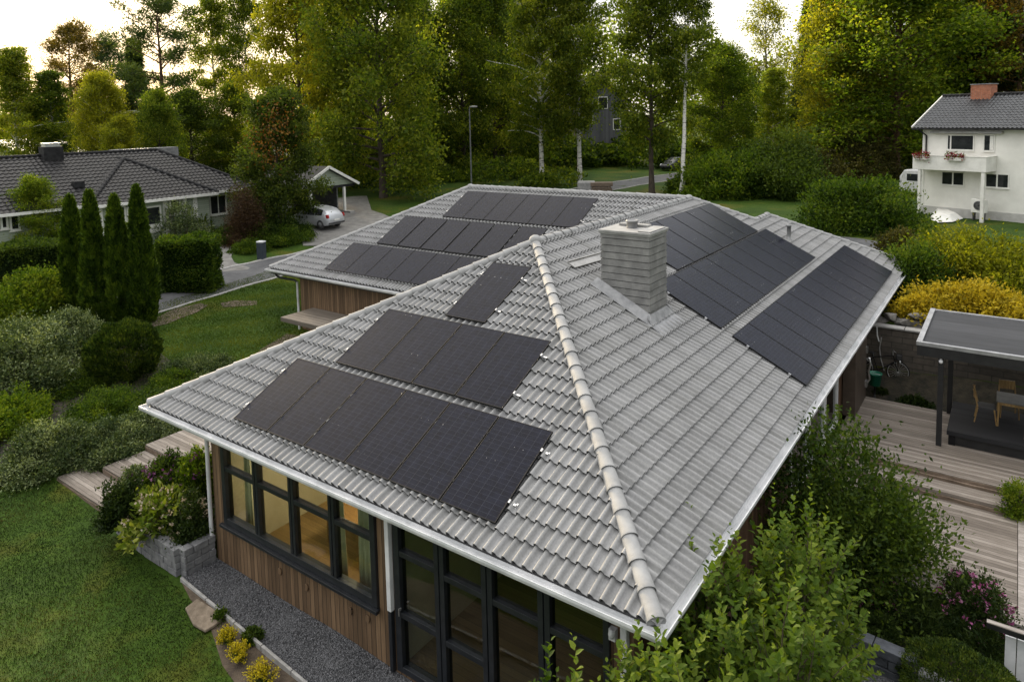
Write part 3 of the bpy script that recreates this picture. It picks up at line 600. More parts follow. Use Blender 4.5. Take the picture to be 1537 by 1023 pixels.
curtain(-6.55,-5.85,.80,.45,2.95,'wide pale pleated curtain behind the last bay of the ribbon window')
curtain(-10.35,-10.0,.85,.45,2.9,'narrow curtain at the far left end of the ribbon window')
t = thing('dining_table', 'wooden dining table inside the room behind the ribbon window', 'table', (-8.3,2.6,.06))
b = MB(); b.box(-1.0,1.0,-.45,.45,.70,.745); b.build('table_top', M['wood_in'], t, local=True, bevel=.01)
for sx in (-.9,.9):
    for sy in (-.36,.36):
        b = MB(); b.box(sx-.035,sx+.035,sy-.035,sy+.035,0,.70); b.build('leg', M['wood_in'], t, local=True)
t = thing('sideboard', 'long low wooden sideboard along the wall inside the glazed room', 'sideboard', (-3.4,4.85,.02))
b = MB(); b.box(-1.2,1.2,-.25,.25,.12,.8); b.build('body', M['wood_in'], t, local=True, bevel=.01)
for sx in (-1.1,1.1): b = MB(); b.box(sx-.03,sx+.03,-.2,.2,0,.12); b.build('leg', M['wood_in'], t, local=True)
t = thing('ceiling_lamp', 'lit round ceiling lamp inside the room behind the ribbon window', 'lamp', (-8.2,2.9,3.04))
b = MB(); b.lathe([(0,0),(.2,0),(.2,-.04),(0,-.04)],(0,0,0),20); b.build('base', M['white_metal'], t, local=True)
em, en, el, eb = newmat('lamp_glow'); eb.inputs['Emission Color'].default_value = (1,.72,.36,1); eb.inputs['Emission Strength'].default_value = 8
b = MB(); b.lathe([(.19,-.04),(.18,-.10),(.1,-.14),(0,-.15)],(0,0,0),20); b.build('lamp_shade', em, t, local=True)
pl = bpy.data.lights.new('lamp_light','POINT'); plo = bpy.data.objects.new('lamp_light', pl); COL.objects.link(plo); plo.location = (-8.2,2.9,2.55); pl.energy = 80; pl.color = (1,.86,.62); pl.shadow_soft_size = .25; tag(plo, kind='helper')

# ================================================================== SOLAR PANELS
ORD = ['first','second','third','fourth','fifth','sixth','seventh','eighth','ninth','tenth','eleventh']
def make_panel(pw, ln, name='solar_panel'):
    t = thing(name, 'black solar panel', 'solar panel')
    f = MB(); th_ = .034; e = .018
    f.box(0,e,0,ln,0,th_); f.box(pw-e,pw,0,ln,0,th_); f.box(e,pw-e,0,e,0,th_); f.box(e,pw-e,ln-e,ln,0,th_)
    f.build('frame', M['frame'], t, local=True, bevel=.002)
    g = MB(); g.box(e,pw-e,e,ln-e,.004,th_-.003); g.build('cell_glass', M['cell'], t, local=True)
    for y in (.22*ln,.78*ln):
        r = MB(); r.box(-.012,pw+.012,y-.02,y+.02,-.045,-.002); r.build('rail', M['frame'], t, local=True)
    for y in (.22*ln,.78*ln):
        c = MB(); c.box(-.012,.012,y-.025,y+.025,.0,.040); c.build('clamp', M['frame'], t, local=True)
    return t
def add_end(t, pw, ln, side):                      # end clamps, rail stubs and hooks where a row stops
    for y in (.22*ln,.78*ln):
        c = MB(); x = pw if side > 0 else 0
        c.box(min(x,x+side*.03),max(x,x+side*.03),y-.03,y+.03,-.0,.045); c.box(min(x,x+side*.13),max(x,x+side*.13),y-.018,y+.018,-.043,-.004)
        c.obox((x+side*.11,y+.01,-.06),(.018,0,0),(0,.05,0),(0,0,.012)); c.build('end_clamp', M['alu'], t, local=True)
protos = {}
def row(kind, i0, v0, n, pw, ln, labelf, group, h=.085, pitch=None):
    key = (round(pw,3), round(ln,3)); pitch = pitch or pw+.02
    for k in range(n):
        if key not in protos: t = make_panel(*key); protos[key] = t
        else: t = copy_tree(protos[key])
        if kind == 'front': s = sF; u = Vector((1,0,0)); nh = Vector((0,1,0)); o = Vector((i0+k*pitch,0,E0))
        elif kind == 'wing': s = sW; u = Vector((1,0,0)); nh = Vector((0,1,0)); o = Vector((i0+k*pitch,yW,E0))
        else: s = sR; u = Vector((0,1,0)); nh = Vector((-1,0,0)); o = Vector((0,i0+k*pitch,E0))
        c = 1/math.sqrt(1+s*s); v = nh*c+Vector((0,0,s*c)); nn = u.cross(v)
        o = o+v*v0+nn*h; m = Matrix.Identity(4)
        for r_ in range(3): m[r_][0] = u[r_]; m[r_][1] = v[r_]; m[r_][2] = nn[r_]; m[r_][3] = o[r_]
        t.matrix_world = m; tag(t, labelf(k), 'solar panel', group)
        ends.append((t, key, -1)) if k == 0 else None
        ends.append((t, key, 1)) if k == n-1 else None
ends = []
row('front', -9.72, .40, 6, 1.134, 1.86, lambda k: f'black solar panel, {ORD[k]} from the left in the lower row of the near roof face', 'solar panels on the near roof face', pitch=1.156)
row('front', -8.60, 2.43, 4, 1.134, 1.86, lambda k: f'black solar panel, {ORD[k]} from left in the upper row of four, near roof face', 'solar panels on the near roof face', pitch=1.156)
row('front', -6.93, 4.44, 1, 1.134, 2.04, lambda k: 'single black solar panel alone at the top of the near roof face beside the hip', 'solar panels on the near roof face')
row('right', 8.63, .28, 11, 1.205, 1.92, lambda k: f'dark solar panel, {ORD[k]} from the chimney end in the lowest row along the right eave', 'solar panels on the right roof face', pitch=1.225)
row('right', 8.63, 2.50, 8, 1.205, 1.96, lambda k: f'dark solar panel, {ORD[k]} from the chimney end, middle row of the right roof face', 'solar panels on the right roof face', pitch=1.225)
row('right', 10.28, 4.52, 6, 1.205, 1.98, lambda k: f'dark solar panel, {ORD[k]} from the chimney end in the top row under the ridge', 'solar panels on the right roof face', pitch=1.235)
row('wing', -19.9, .40, 6, 1.205, 1.86, lambda k: f'brownish solar panel, {ORD[k]} from the left in the lowest row on the far wing roof', 'solar panels on the far wing roof', pitch=1.225)
row('wing', -18.62, 2.43, 6, 1.205, 2.05, lambda k: f'greyish solar panel, {ORD[k]} from left in the middle row on the far wing roof', 'solar panels on the far wing roof', pitch=1.27)
row('wing', -16.6, 4.68, 6, 1.1, 2.02, lambda k: f'bluish solar panel, {ORD[k]} from the left in the top row on the far wing roof', 'solar panels on the far wing roof', pitch=1.115)
for (t, key, sd_) in ends: add_end(t, key[0], key[1], sd_)

# ================================================================== GROUND
def axis(lo, hi, dense, mid, far):
    a = list(np.arange(dense[0], dense[1]+.01, .6)); x = dense[0]; 
    st = .6
    while x > lo: st *= 1.13; x -= st; a.insert(0, x)
    x = dense[1]; st = .6
    while x < hi: st *= 1.13; x += st; a.append(x)
    return np.array(a)
gx_, gy_ = axis(-900, 900, (-46, 10), 1, 1), axis(-400, 1200, (-8, 52), 1, 1)
GX, GY = np.meshgrid(gx_, gy_)
def noise_h(x, y): return .02*np.sin(x*1.7+y*.6)+.015*np.sin(y*2.3-x*.9)+.01*np.sin(x*4.1)*np.cos(y*3.7)
GZ = th(GX, GY)+noise_h(GX, GY)-.035
far_ = np.clip((np.hypot(GX+20, GY-30)-150)/300, 0, 1); GZ = GZ*(1-far_)+4*far_
def under_house(x, y): return ((x > -10.6) & (x < -.8) & (y > .9) & (y < 24)) | ((x > -21.4) & (x < -.8) & (y > 11.6) & (y < 22.6))
GZ = np.where(under_house(GX, GY), np.minimum(GZ, -.12), GZ)
def under_deck(x, y): return (x > -.7) & (x < 9.5) & (y > 7.4) & (y < 12.2)
GZ = np.where(under_deck(GX, GY), np.minimum(GZ, .02), GZ)
ny, nx = GX.shape; idx = np.arange(ny*nx).reshape(ny, nx)
F4 = np.stack([idx[:-1,:-1], idx[:-1,1:], idx[1:,1:], idx[1:,:-1]], -1).reshape(-1, 4)
gm, gn, gl_, gb = newmat('grass_ground')
tcg = gn.new('ShaderNodeTexCoord')
def gnoise(scale, det=6, rough=.6):
    t = gn.new('ShaderNodeTexNoise'); t.inputs['Scale'].default_value = scale; t.inputs['Detail'].default_value = det; t.inputs['Roughness'].default_value = rough; gl_.new(tcg.outputs['Object'], t.inputs['Vector']); return t.outputs['Fac']
def gramp(sock, p0, c0, p1, c1, pm=None, cm=None):
    r = gn.new('ShaderNodeValToRGB'); r.color_ramp.elements[0].position = p0; r.color_ramp.elements[1].position = p1; r.color_ramp.elements[0].color = rgba(c0); r.color_ramp.elements[1].color = rgba(c1)
    if cm: e = r.color_ramp.elements.new(pm); e.color = rgba(cm)
    gl_.new(sock, r.inputs['Fac']); return r.outputs['Color']
big = gramp(gnoise(.28, 5), .34, (.020,.048,.004), .68, (.095,.092,.012), .52, (.040,.078,.007))
fin = gramp(gnoise(9, 8, .75), .3, (.35,.38,.30), .72, (1.35,1.3,1.25))
mg = gn.new('ShaderNodeMixRGB'); mg.blend_type = 'MULTIPLY'; mg.inputs['Fac'].default_value = 1; gl_.new(big, mg.inputs['Color1']); gl_.new(fin, mg.inputs['Color2'])
gl_.new(mg.outputs['Color'], gb.inputs['Base Color']); gb.inputs['Roughness'].default_value = .85; gb.inputs['Specular IOR Level'].default_value = .15
bpg = gn.new('ShaderNodeBump'); bpg.inputs['Strength'].default_value = .35; bpg.inputs['Distance'].default_value = .06; gl_.new(gnoise(22, 6, .7), bpg.inputs['Height']); gl_.new(bpg.outputs['Normal'], gb.inputs['Normal'])
ground = link('ground', mesh_np('ground', np.stack([GX.ravel(), GY.ravel(), GZ.ravel()], 1), F4, smooth=True), gm); tag(ground, kind='structure')

def drape(name, poly, material, off=.02, cell=.6, kind='structure', flat=None):
    """a sheet cut to an outline and laid over the terrain"""
    bm = bmesh.new(); bm.faces.new([bm.verts.new((p[0], p[1], 0)) for p in poly])
    P = np.array([p[:2] for p in poly]); lo, hi = P.min(0), P.max(0)
    for ax in (0, 1):
        for c in np.arange(lo[ax]+cell*.5, hi[ax], cell):
            co = [0,0,0]; no = [0,0,0]; co[ax] = c; no[ax] = 1
            bmesh.ops.bisect_plane(bm, geom=bm.verts[:]+bm.edges[:]+bm.faces[:], plane_co=co, plane_no=no)
    bmesh.ops.triangulate(bm, faces=bm.faces[:])
    X = np.array([v.co.x for v in bm.verts]); Y = np.array([v.co.y for v in bm.verts])
    Z_ = (th(X, Y)+noise_h(X, Y)-.035+off) if flat is None else np.full(len(X), flat)
    for v, z in zip(bm.verts, Z_): v.co.z = z
    bmesh.ops.recalc_face_normals(bm, faces=bm.faces[:])
    if sum(f.normal.z for f in bm.faces) < 0: bmesh.ops.reverse_faces(bm, faces=bm.faces[:])
    for f in bm.faces: f.smooth = True
    me = bpy.data.meshes.new(name); bm.to_mesh(me); bm.free(); o = link(name, me, material)
    if kind: o['kind'] = kind
    return o
def smooth_path(P, n=8):
    P = [np.array(p, float)[:2] for p in P]; out = []
    for i in range(len(P)-1):
        p0 = P[max(i-1,0)]; p1 = P[i]; p2 = P[i+1]; p3_ = P[min(i+2,len(P)-1)]
        for k in range(n):
            t = k/n; out.append(.5*((2*p1)+(-p0+p2)*t+(2*p0-5*p1+4*p2-p3_)*t*t+(-p0+3*p1-3*p2+p3_)*t**3))
    out.append(P[-1]); return np.array(out)
def ribbon(name, path, w0, w1, material, off, kind='structure', nw=7, th_=0):
    T = np.gradient(path, axis=0); T /= np.linalg.norm(T, axis=1)[:, None]; S = np.stack([T[:,1], -T[:,0]], 1)
    ws_ = np.linspace(w0, w1, nw); Pn = path[:,None]+S[:,None]*ws_[None,:,None]
    Z_ = th(Pn[...,0], Pn[...,1])+noise_h(Pn[...,0], Pn[...,1])-.035+off; V = np.concatenate([Pn, Z_[...,None]], 2).reshape(-1, 3)
    i = np.arange(len(path)*nw).reshape(len(path), nw); F = np.stack([i[:-1,:-1], i[1:,:-1], i[1:,1:], i[:-1,1:]], -1).reshape(-1, 4)
    o = link(name, mesh_np(name, V, F[:, ::-1], smooth=True), material)
    if th_: s = o.modifiers.new('s','SOLIDIFY'); s.thickness = th_; s.offset = -1
    if kind: o['kind'] = kind
    return o
M['asphalt'] = mat('asphalt', (.055,.056,.06), (.10,.10,.104), 1.2, .85, .5, 90, detail=10)
M['kerb'] = mat('kerb_stone', (.22,.215,.205), (.34,.33,.32), 6, .8, .3, 40)
M['paving'] = mat('pale_paving', (.12,.115,.108), (.19,.183,.172), 2, .85, .4, 40)
M['soil'] = mat('soil', (.035,.024,.016), (.14,.105,.072), 3.2, .95, 1.0, 26, detail=9, lo=.3, hi=.75)
M['dark_soil'] = mat('dark_soil', (.010,.010,.006), (.045,.036,.022), 4, .95, 1.0, 20, detail=9)
M['stone'] = mat('boulder', (.10,.095,.088), (.30,.28,.26), 3.2, .85, .9, 9, detail=9)
gvm, gvn, gvl, gvb = newmat('grey_gravel')
vt = gvn.new('ShaderNodeTexVoronoi'); vt.inputs['Scale'].default_value = 34; tcv = gvn.new('ShaderNodeTexCoord'); gvl.new(tcv.outputs['Object'], vt.inputs['Vector'])
rv_ = gvn.new('ShaderNodeValToRGB'); rv_.color_ramp.elements[0].color = (.022,.023,.026,1); rv_.color_ramp.elements[1].color = (.13,.132,.14,1); sv = gvn.new('ShaderNodeSeparateColor'); gvl.new(vt.outputs['Color'], sv.inputs[0]); gvl.new(sv.outputs[0], rv_.inputs['Fac']); gvl.new(rv_.outputs['Color'], gvb.inputs['Base Color'])
bv = gvn.new('ShaderNodeBump'); bv.inputs['Strength'].default_value = 1; bv.inputs['Distance'].default_value = .03; bv.invert = True; gvl.new(vt.outputs['Distance'], bv.inputs['Height']); gvl.new(bv.outputs['Normal'], gvb.inputs['Normal']); gvb.inputs['Roughness'].default_value = .8
M['gravel'] = gvm
# the street: passes the hedge, curves behind the wing and comes out beyond the ridge
street_kerb = smooth_path([(-33.6,-30),(-33.5,-5),(-33.4,6),(-33.27,14.4),(-33.05,17.3),(-32.5,19.2),(-31.6,24),(-31.2,32),(-30.9,42),(-29.5,54),(-27.2,66),(-22,84),(-14,110)], 8)
ribbon('road', street_kerb, .05, 3.5, M['asphalt'], .02)
ribbon('kerb', street_kerb, -.12, .05, M['kerb'], .07, nw=2, th_=.12)
ribbon('kerb', street_kerb, 3.5, 3.65, M['kerb'], .05, nw=2, th_=.1)
drape('driveway', [(-31.9,21.2),(-31.4,26.5),(-34,29),(-38,30.5),(-44.5,36),(-47,31.5),(-40,25.5),(-36,22.2),(-33.4,20.3)], M['paving'], .035)
hp = [G(335,360), G(352,372), G(347,385), G(352,394), G(375,401), G(372,404), G(331,408), G(327,395), G(325,362)]
drape('garden_path', [(p[0], p[1]) for p in hp], M['paving'], .03)
drv = [G(1215,352), G(1262,355), G(1320,362), G(1352,385), G(1300,392), G(1235,378)]
drape('side_drive', [(p[0], p[1]) for p in drv], M['asphalt'], .03)
# gravel strip along the front wall, soil bed beside it
grav = [(-11.0,WY),(-11.0,-.36),(-10.85,-.42),(-8.65,-.55),(-6.7,-.68),(-4.4,-.83),(-1,-1.0),(1.0,-1.0),(3.4,-.9),(3.4,4.95),(.9,5.25),(-.55,5.3),(-.55,WY)]
drape('gravel_strip', grav, M['gravel'], .028, .5)
soilp = [(-10.9,-.44),(-8.65,-.57),(-6.7,-.70),(-4.4,-.85),(-1,-1.05),(-1,-1.8),(-4.0,-1.75),(-5.6,-1.65),(-7.0,-1.45),(-8.0,-1.25),(-8.6,-1.02),(-9.2,-.80),(-10.1,-.66)]
drape('soil_bed', soilp, M['soil'], .02, .4)
for nm, poly in (('soil_bed',[(-.5,5.32),(1.0,5.30),(3.3,5.0),(4.5,5.0),(4.5,7.5),(1.0,7.5),(-.5,7.5)]),('soil_bed',[(-.5,16.55),(6,16.55),(6,18.15),(-.5,18.15)])):
    drape(nm, poly, M['dark_soil'], .03, .4)
bare = [G(262,462), G(300,455), G(312,458), G(292,470), G(250,486), G(222,492), G(228,480)]
drape('bare_soil', [(p[0], p[1]) for p in bare], M['soil'], .022, .5)
bare = [G(330,455), G(352,450), G(385,450), G(386,457), G(356,459), G(334,460)]
drape('bare_soil', [(p[0], p[1]) for p in bare], M['soil'], .022, .5)
bare = [G(366,545), G(395,522), G(430,500), G(455,505), G(470,520), G(380,548)]
drape('bare_soil', [(p[0], p[1]) for p in bare], M['soil'], .022, .5)
under = [G(0,705), G(60,700), G(160,690), G(235,660), G(300,600), G(280,560), G(230,520), G(210,480), G(120,480), G(0,480)]
drape('shrub_bed', [(p[0], p[1]) for p in under], M['dark_soil'], .02, .6)
# a long kerb edging between gravel and soil
ed = MB(); pts = [(-10.87,-.43),(-8.65,-.565),(-6.7,-.69),(-4.4,-.84),(-1,-1.02)]
for a, b in zip(pts[:-1], pts[1:]):
    n_ = max(1, int(np.hypot(b[0]-a[0], b[1]-a[1])/.9))
    for k in range(n_):
        p0 = np.array(a)+(np.array(b)-a)*(k/n_); p1 = np.array(a)+(np.array(b)-a)*((k+1)/n_-.012)
        ed.bar((p0[0],p0[1],.0),(p1[0],p1[1],.0),.055,.13)
tag(ed.build('edging', M['kerb'], None, bevel=.008), 'pale concrete edging between the gravel strip and the soil bed', 'edging')
# lifted flagstone lying on the soil
fp = [at_z(*p, .03) for p in ((278,912),(296,898),(322,914),(340,924),(322,938),(308,946),(290,936))]
b = MB(); b.prism([(p[0], p[1]) for p in fp], 2, -.02, .045); tag(b.build('flagstone', mat('sandstone',(.13,.10,.07),(.24,.19,.14),5,.85,.6,30), None, bevel=.02), 'flat sandy flagstone lying on the soil beside the gravel edging', 'flagstone')

# loose stones on the gravel (beyond counting)
rng = np.random.default_rng(11)
def scatter_stones(name, n, xr, yr, inside, size, material):
    x = rng.uniform(*xr, n); y = rng.uniform(*yr, n); k = inside(x, y); x, y = x[k], y[k]; n = len(x)
    base = np.array([(1,0,0),(-.2,.95,.1),(-.9,.1,-.1),(.1,-.9,0),(.1,.1,.75),(0,0,-.6)]); F = np.array([(0,1,4),(1,2,4),(2,3,4),(3,0,4),(1,0,5),(2,1,5),(3,2,5),(0,3,5)])
    s = rng.uniform(*size, n); a = rng.uniform(0, 2*PI, n); sc = rng.uniform(.6, 1.2, (n,3))
    V = base[None]*sc[:,None]*s[:,None,None]; Vx = V[...,0]*np.cos(a)[:,None]-V[...,1]*np.sin(a)[:,None]; Vy = V[...,0]*np.sin(a)[:,None]+V[...,1]*np.cos(a)[:,None]
    z = th(x, y)+noise_h(x, y)-.007+.3*s
    V = np.stack([Vx+x[:,None], Vy+y[:,None], V[...,2]+z[:,None]], -1).reshape(-1,3); FF = (F[None]+6*np.arange(n)[:,None,None]).reshape(-1,3)
    o = link(name, mesh_np(name, V, FF, np.repeat(rng.uniform(0,1,n), 6)), material); tag(o, kind='stuff'); return o
gs, gsn, gsl, gsb = newmat('gravel_stones'); at_ = gsn.new('ShaderNodeAttribute'); at_.attribute_name = 'tint'; rg = gsn.new('ShaderNodeValToRGB'); rg.color_ramp.elements[0].color = (.03,.031,.035,1); rg.color_ramp.elements[1].color = (.19,.19,.2,1); gsl.new(at_.outputs['Fac'], rg.inputs['Fac']); gsl.new(rg.outputs['Color'], gsb.inputs['Base Color']); gsb.inputs['Roughness'].default_value = .75
scatter_stones('gravel', 16000, (-11,-4), (-.85,.44), lambda x, y: y > -.40-.0697*(x+10.8), (.010,.021), gs)
scatter_stones('gravel', 5000, (1.0,3.3), (3.5,5.5), lambda x, y: y < 5.0, (.010,.02), gs)

# ---------------------------------------------------------------- block planter wall at the house corner (one wall, two runs of blocks)
M['block'] = mat('grey_block', (.115,.117,.122), (.215,.215,.217), 5, .85, .6, 30, c3=(.16,.16,.165))
bw_ = MB(); rr = random.Random(5)
def block_run(mb, a, b, z0, courses, bl=.34, bh=.16, dp_=.2, cap=True):
    a = np.array(a, float); b = np.array(b, float); L_ = np.linalg.norm(b-a); d = (b-a)/L_; nn = np.array([-d[1], d[0]])
    for c_ in range(courses):
        s = -(bl/2 if c_ % 2 else 0)
        while s < L_-.02:
            s0 = max(s, 0)+.007; s1 = min(s+bl, L_)-.007
            if s1-s0 > .03:
                m = a+d*(s0+s1)/2; j = rr.uniform(-.014,.014); w2 = dp_/2*(1.0 if c_ < courses-1 else 1.12)
                mb.obox((m[0]+nn[0]*j, m[1]+nn[1]*j, z0+bh*(c_+.5)), (d[0]*(s1-s0)/2, d[1]*(s1-s0)/2, 0), (nn[0]*w2, nn[1]*w2, 0), (0,0,bh/2-.007))
            s += bl
c0 = (-11.0,-.32); block_run(bw_, (-11.0,.42), c0, -.05, 4); 
block_run(bw_, (-11.1,-.32), (-12.6,-.34), -.05, 4); block_run(bw_, (-12.6,-.34), (-13.9,-.28), -.05, 3)
tag(bw_.build('planter_wall', M['block'], None, bevel=.012, fix=True), 'grey concrete block retaining wall of the flower bed at the house corner', 'retaining wall')
drape('planter_soil', [(-11.1,.42),(-11.1,-.24),(-13.9,-.2),(-14.6,.1),(-14.6,1.7),(-11.0,1.7)], M['dark_soil'], .05, .4, flat=.5)
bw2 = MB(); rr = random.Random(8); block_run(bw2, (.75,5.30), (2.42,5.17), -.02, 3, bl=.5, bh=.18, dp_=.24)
tag(bw2.build('low_block_wall', mat('shaded_block',(.030,.034,.042),(.075,.082,.095),5,.8,.5,30), None, bevel=.012), 'low grey block wall in shade beside the rounded box bush', 'retaining wall')  # shade from the surroundings is put into this darker block colour
st = MB(); stp = [(2.44,5.14,.0,.36),(2.74,5.12,.0,.32)]
for x, y, z0, z1 in stp: st.box(x, x+.28, y-.12, y+.1, z0, z1)
tag(st.build('end_stones', M['block'], None, bevel=.03), 'two pale stones closing the end of the low block wall', 'stones')

# ---------------------------------------------------------------- timber decks and steps
M['deck'] = board_material('weathered_deck', (.105,.086,.071), (.30,.262,.228), .12, 1, .75, .065, (.185,.157,.132), (1.6,16,16))
M['deck_edge'] = mat('deck_edge', (.18,.155,.135), (.36,.32,.29), 3, .75, .3, 20, stretch=(1,6,6))
M['riser'] = mat('riser_board', (.09,.062,.042), (.21,.155,.115), 3, .75, .3, 20, stretch=(1,6,6))
M['frame_wood'] = mat('deck_trim', (.10,.065,.045), (.19,.135,.10), 3, .7, .3, 20, stretch=(6,1,6))
dk = thing('terrace_deck', 'weathered grey timber terrace on two levels with two broad steps beside the house', 'deck', (2,11,.2))
b = MB(); b.box(-.4,9,12.27,16.5,.5,.6); b.build('upper_platform', M['deck'], dk)
b = MB(); b.box(-.4,9,11.62,12.25,.35,.43); b.build('step_tread', M['deck'], dk)
b = MB(); b.box(-.4,3.80,7.62,11.60,.16,.26); b.box(3.98,9,8.8,11.60,.06,.16); b.build('lower_platform', M['deck'], dk)
b = MB(); b.box(-.4,9,12.20,12.268,.432,.50); b.box(-.4,9,12.255,12.269,.50,.575); b.box(-.4,9,11.57,11.619,.262,.345); b.build('riser', M['riser'], dk)
b = MB(); b.box(-.4,9,7.46,7.61,.12,.275); b.box(3.81,3.97,7.62,11.59,.1,.285); b.box(-.4,9,7.5,7.6,-.1,.12); b.build('edge_board', M['deck_edge'], dk, bevel=.008)
ls = thing('garden_steps', 'weathered timber garden steps climbing in three broad treads past the flower bed', 'steps', (-16,1,.1))
xs0, xs1 = -17.8, -14.7
for (x0,x1,y0,y1,z) in ((-17.75,-14.6,-.16,.66,.17),(-16.9,-14.6,.68,1.85,.34),(-16.9,-14.4,1.87,5.4,.51)):
    b = MB(); b.box(x0,x1,y0,y1,z-.05,z); b.build('tread', M['deck'], ls)
    b = MB(); b.box(x0,x1,y0-.018,y0-.001,z-.20,z-.055); b.box(x0,x0+.03,y0,y1,z-.3,z-.052); b.build('riser', M['riser'], ls)

# ---------------------------------------------------------------- canopy over a dark platform, table and chairs
M['black_wood'] = mat('black_painted_wood', (.008,.008,.009), (.016,.016,.017), 5, .5, .1, 30)
M['felt'] = board_material('roof_felt', (.028,.029,.032), (.06,.062,.067), 1.0, 1, .8, .015, (.042,.043,.047), (.6,6,6), .2)
M['dark_deck'] = board_material('charcoal_deck', (.010,.010,.011), (.024,.024,.026), .14, 1, .85, .05, None, (1,12,12))
cn_ = thing('patio_canopy', 'black flat roofed garden canopy on square posts with a pale metal rim', 'canopy', (3.5,15.5,.6))
b = MB(); b.box(1.47,8.5,13.78,17.65,3.08,3.36); b.build('roof', M['black_wood'], cn_)
b = MB(); b.box(1.60,8.4,13.88,17.55,3.362,3.40); b.build('roof_felt', M['felt'], cn_)
b = MB(); b.box(1.45,8.52,13.76,13.87,3.362,3.46); b.box(1.45,1.58,13.87,17.67,3.362,3.46); b.box(1.58,8.52,17.56,17.67,3.362,3.44); b.build('metal_rim', M['alu'] if False else mat('rim_metal',(.30,.30,.31),(.45,.45,.46),4,.4,metal=.6), cn_)
for (x, y) in ((2.03,13.95),(2.11,16.45),(7.9,13.95),(7.9,16.45)):
    b = MB(); b.box(x-.065,x+.065,y-.065,y+.065,.6,3.08); b.build('post', M['black_wood'], cn_, bevel=.006)
b = MB(); b.ell((2.03,13.84,2.98),(.055,.06,.06),10,8); b.lathe([(0,0),(.03,0),(.03,.06),(0,.06)],(2.03,13.84,3.02),10); b.build('spotlight', M['white_metal'], cn_)
pf = thing('dining_platform', 'low charcoal timber platform under the black canopy', 'platform', (5,15.3,.6))
b = MB(); b.box(2.2,8,14.10,16.45,.88,1.0); b.build('top', M['dark_deck'], pf)
b = MB(); b.box(2.26,8,14.18,14.22,.602,.88); b.box(2.26,2.30,14.22,16.4,.602,.88); b.build('skirt', M['black_wood'], pf); 
b = MB(); b.box(2.24,2.40,14.13,14.179,.602,.88); b.ell((2.32,14.12,.82),(.02,.012,.02),8,6); b.build('corner_post', M['frame'], pf)
M['teak'] = mat('teak', (.17,.10,.035), (.33,.21,.08), 4, .5, .1, 30, stretch=(6,6,1))
tb_ = thing('garden_table', 'grey topped garden table on wooden legs on the charcoal platform', 'table', (3.72,15.5,1.0))
b = MB(); b.box(-.45,.9,-.42,.42,.70,.735); b.build('table_top', mat('table_top',(.10,.10,.095),(.16,.16,.15),4,.5), tb_, local=True, bevel=.02)
b = MB(); b.box(-.40,.85,-.37,-.34,.62,.70); b.box(-.40,.85,.34,.37,.62,.70); b.build('apron', M['teak'], tb_, local=True)
for sx, sy in ((-.38,-.34),(-.38,.34),(.83,-.34),(.83,.34)):
    b = MB(); b.tube([(sx,sy,.70),(sx*1.05,sy*1.05,0)],[.032,.022],8); b.build('leg', M['teak'], tb_, local=True)
def chair(name, loc, rz, label):
    t = thing(name, label, 'chair', loc, rz, 'chairs on the canopy platform')
    b = MB(); b.box(-.22,.22,-.21,.22,.43,.46); b.build('seat', M['dark_gap'], t, local=True, bevel=.015)
    for sx in (-.2,.2):
        b = MB(); b.tube([(sx,-.18,.44),(sx*1.1,-.24,0)],[.02,.015],7); b.build('leg', M['teak'], t, local=True)
        b = MB(); b.tube([(sx*1.08,.27,0),(sx,.20,.44),(sx*.95,.26,.72),(sx*.9,.32,.93)],[.015,.02,.018,.014],7); b.build('leg', M['teak'], t, local=True)
    b = MB()
    for k in range(6):
        x0 = -.19+.38*k/6; b.box(x0,x0+.38/6,.29-.02*abs(k-2.5)/2.5,.315-.02*abs(k-2.5)/2.5,.68,.93)
    b.build('backrest', M['teak'], t, local=True)
    return t
chair('garden_chair', (3.05,15.35,1.0), math.radians(92), 'slim wooden garden chair with dark seat at the near end of the table')
chair('garden_chair', (3.55,16.1,1.0), math.radians(10), 'wooden garden chair on the far side of the garden table')
chair('garden_chair', (4.15,14.85,1.0), math.radians(178), 'wooden garden chair on the near side of the garden table')

# ---------------------------------------------------------------- brick garden wall, boulders, bicycle, bucket, hose
M['brick_dark'] = brick_material('dark_block_wall', (.105,.088,.07), (.07,.06,.05), (.04,.035,.03), .62, .20, .012, .85, rot=(PI/2,0,0))
b = MB(); b.box(-.5,9,18.2,18.5,-.3,2.44); gw = b.build('garden_wall', M['brick_dark'], None); tag(gw, 'dark weathered block wall behind the terrace with a pale coping', 'wall')
b = MB()
for k in range(8): b.box(-.52+1.2*k,-.53+1.2*(k+1)-.01,18.16,18.54,2.441,2.50)
b.build('coping', M['kerb'], gw, bevel=.01)
def boulder(c, r, seed, label):
    bm = bmesh.new(); bmesh.ops.create_icosphere(bm, subdivisions=3, radius=1); rg_ = np.random.default_rng(seed)
    pl_ = rg_.normal(size=(9,3)); pl_ /= np.linalg.norm(pl_, axis=1)[:,None]; dd = rg_.uniform(.45,.85,9)
    for v in bm.verts:
        p = np.array(v.co)
        for n_, d_ in zip(pl_, dd):
            e = p@n_-d_
            if e > 0: p = p-n_*e*.9
        p = p*(1+.04*math.sin(p[0]*9+seed)*math.cos(p[1]*8)); v.co = (c[0]+p[0]*r[0], c[1]+p[1]*r[1], c[2]+p[2]*r[2])
    for f in bm.faces: f.smooth = False
    me = bpy.data.meshes.new('boulder'); bm.to_mesh(me); bm.free(); o = link('boulder', me, M['stone']); tag(o, label, 'boulder', 'boulders above the garden wall'); return o
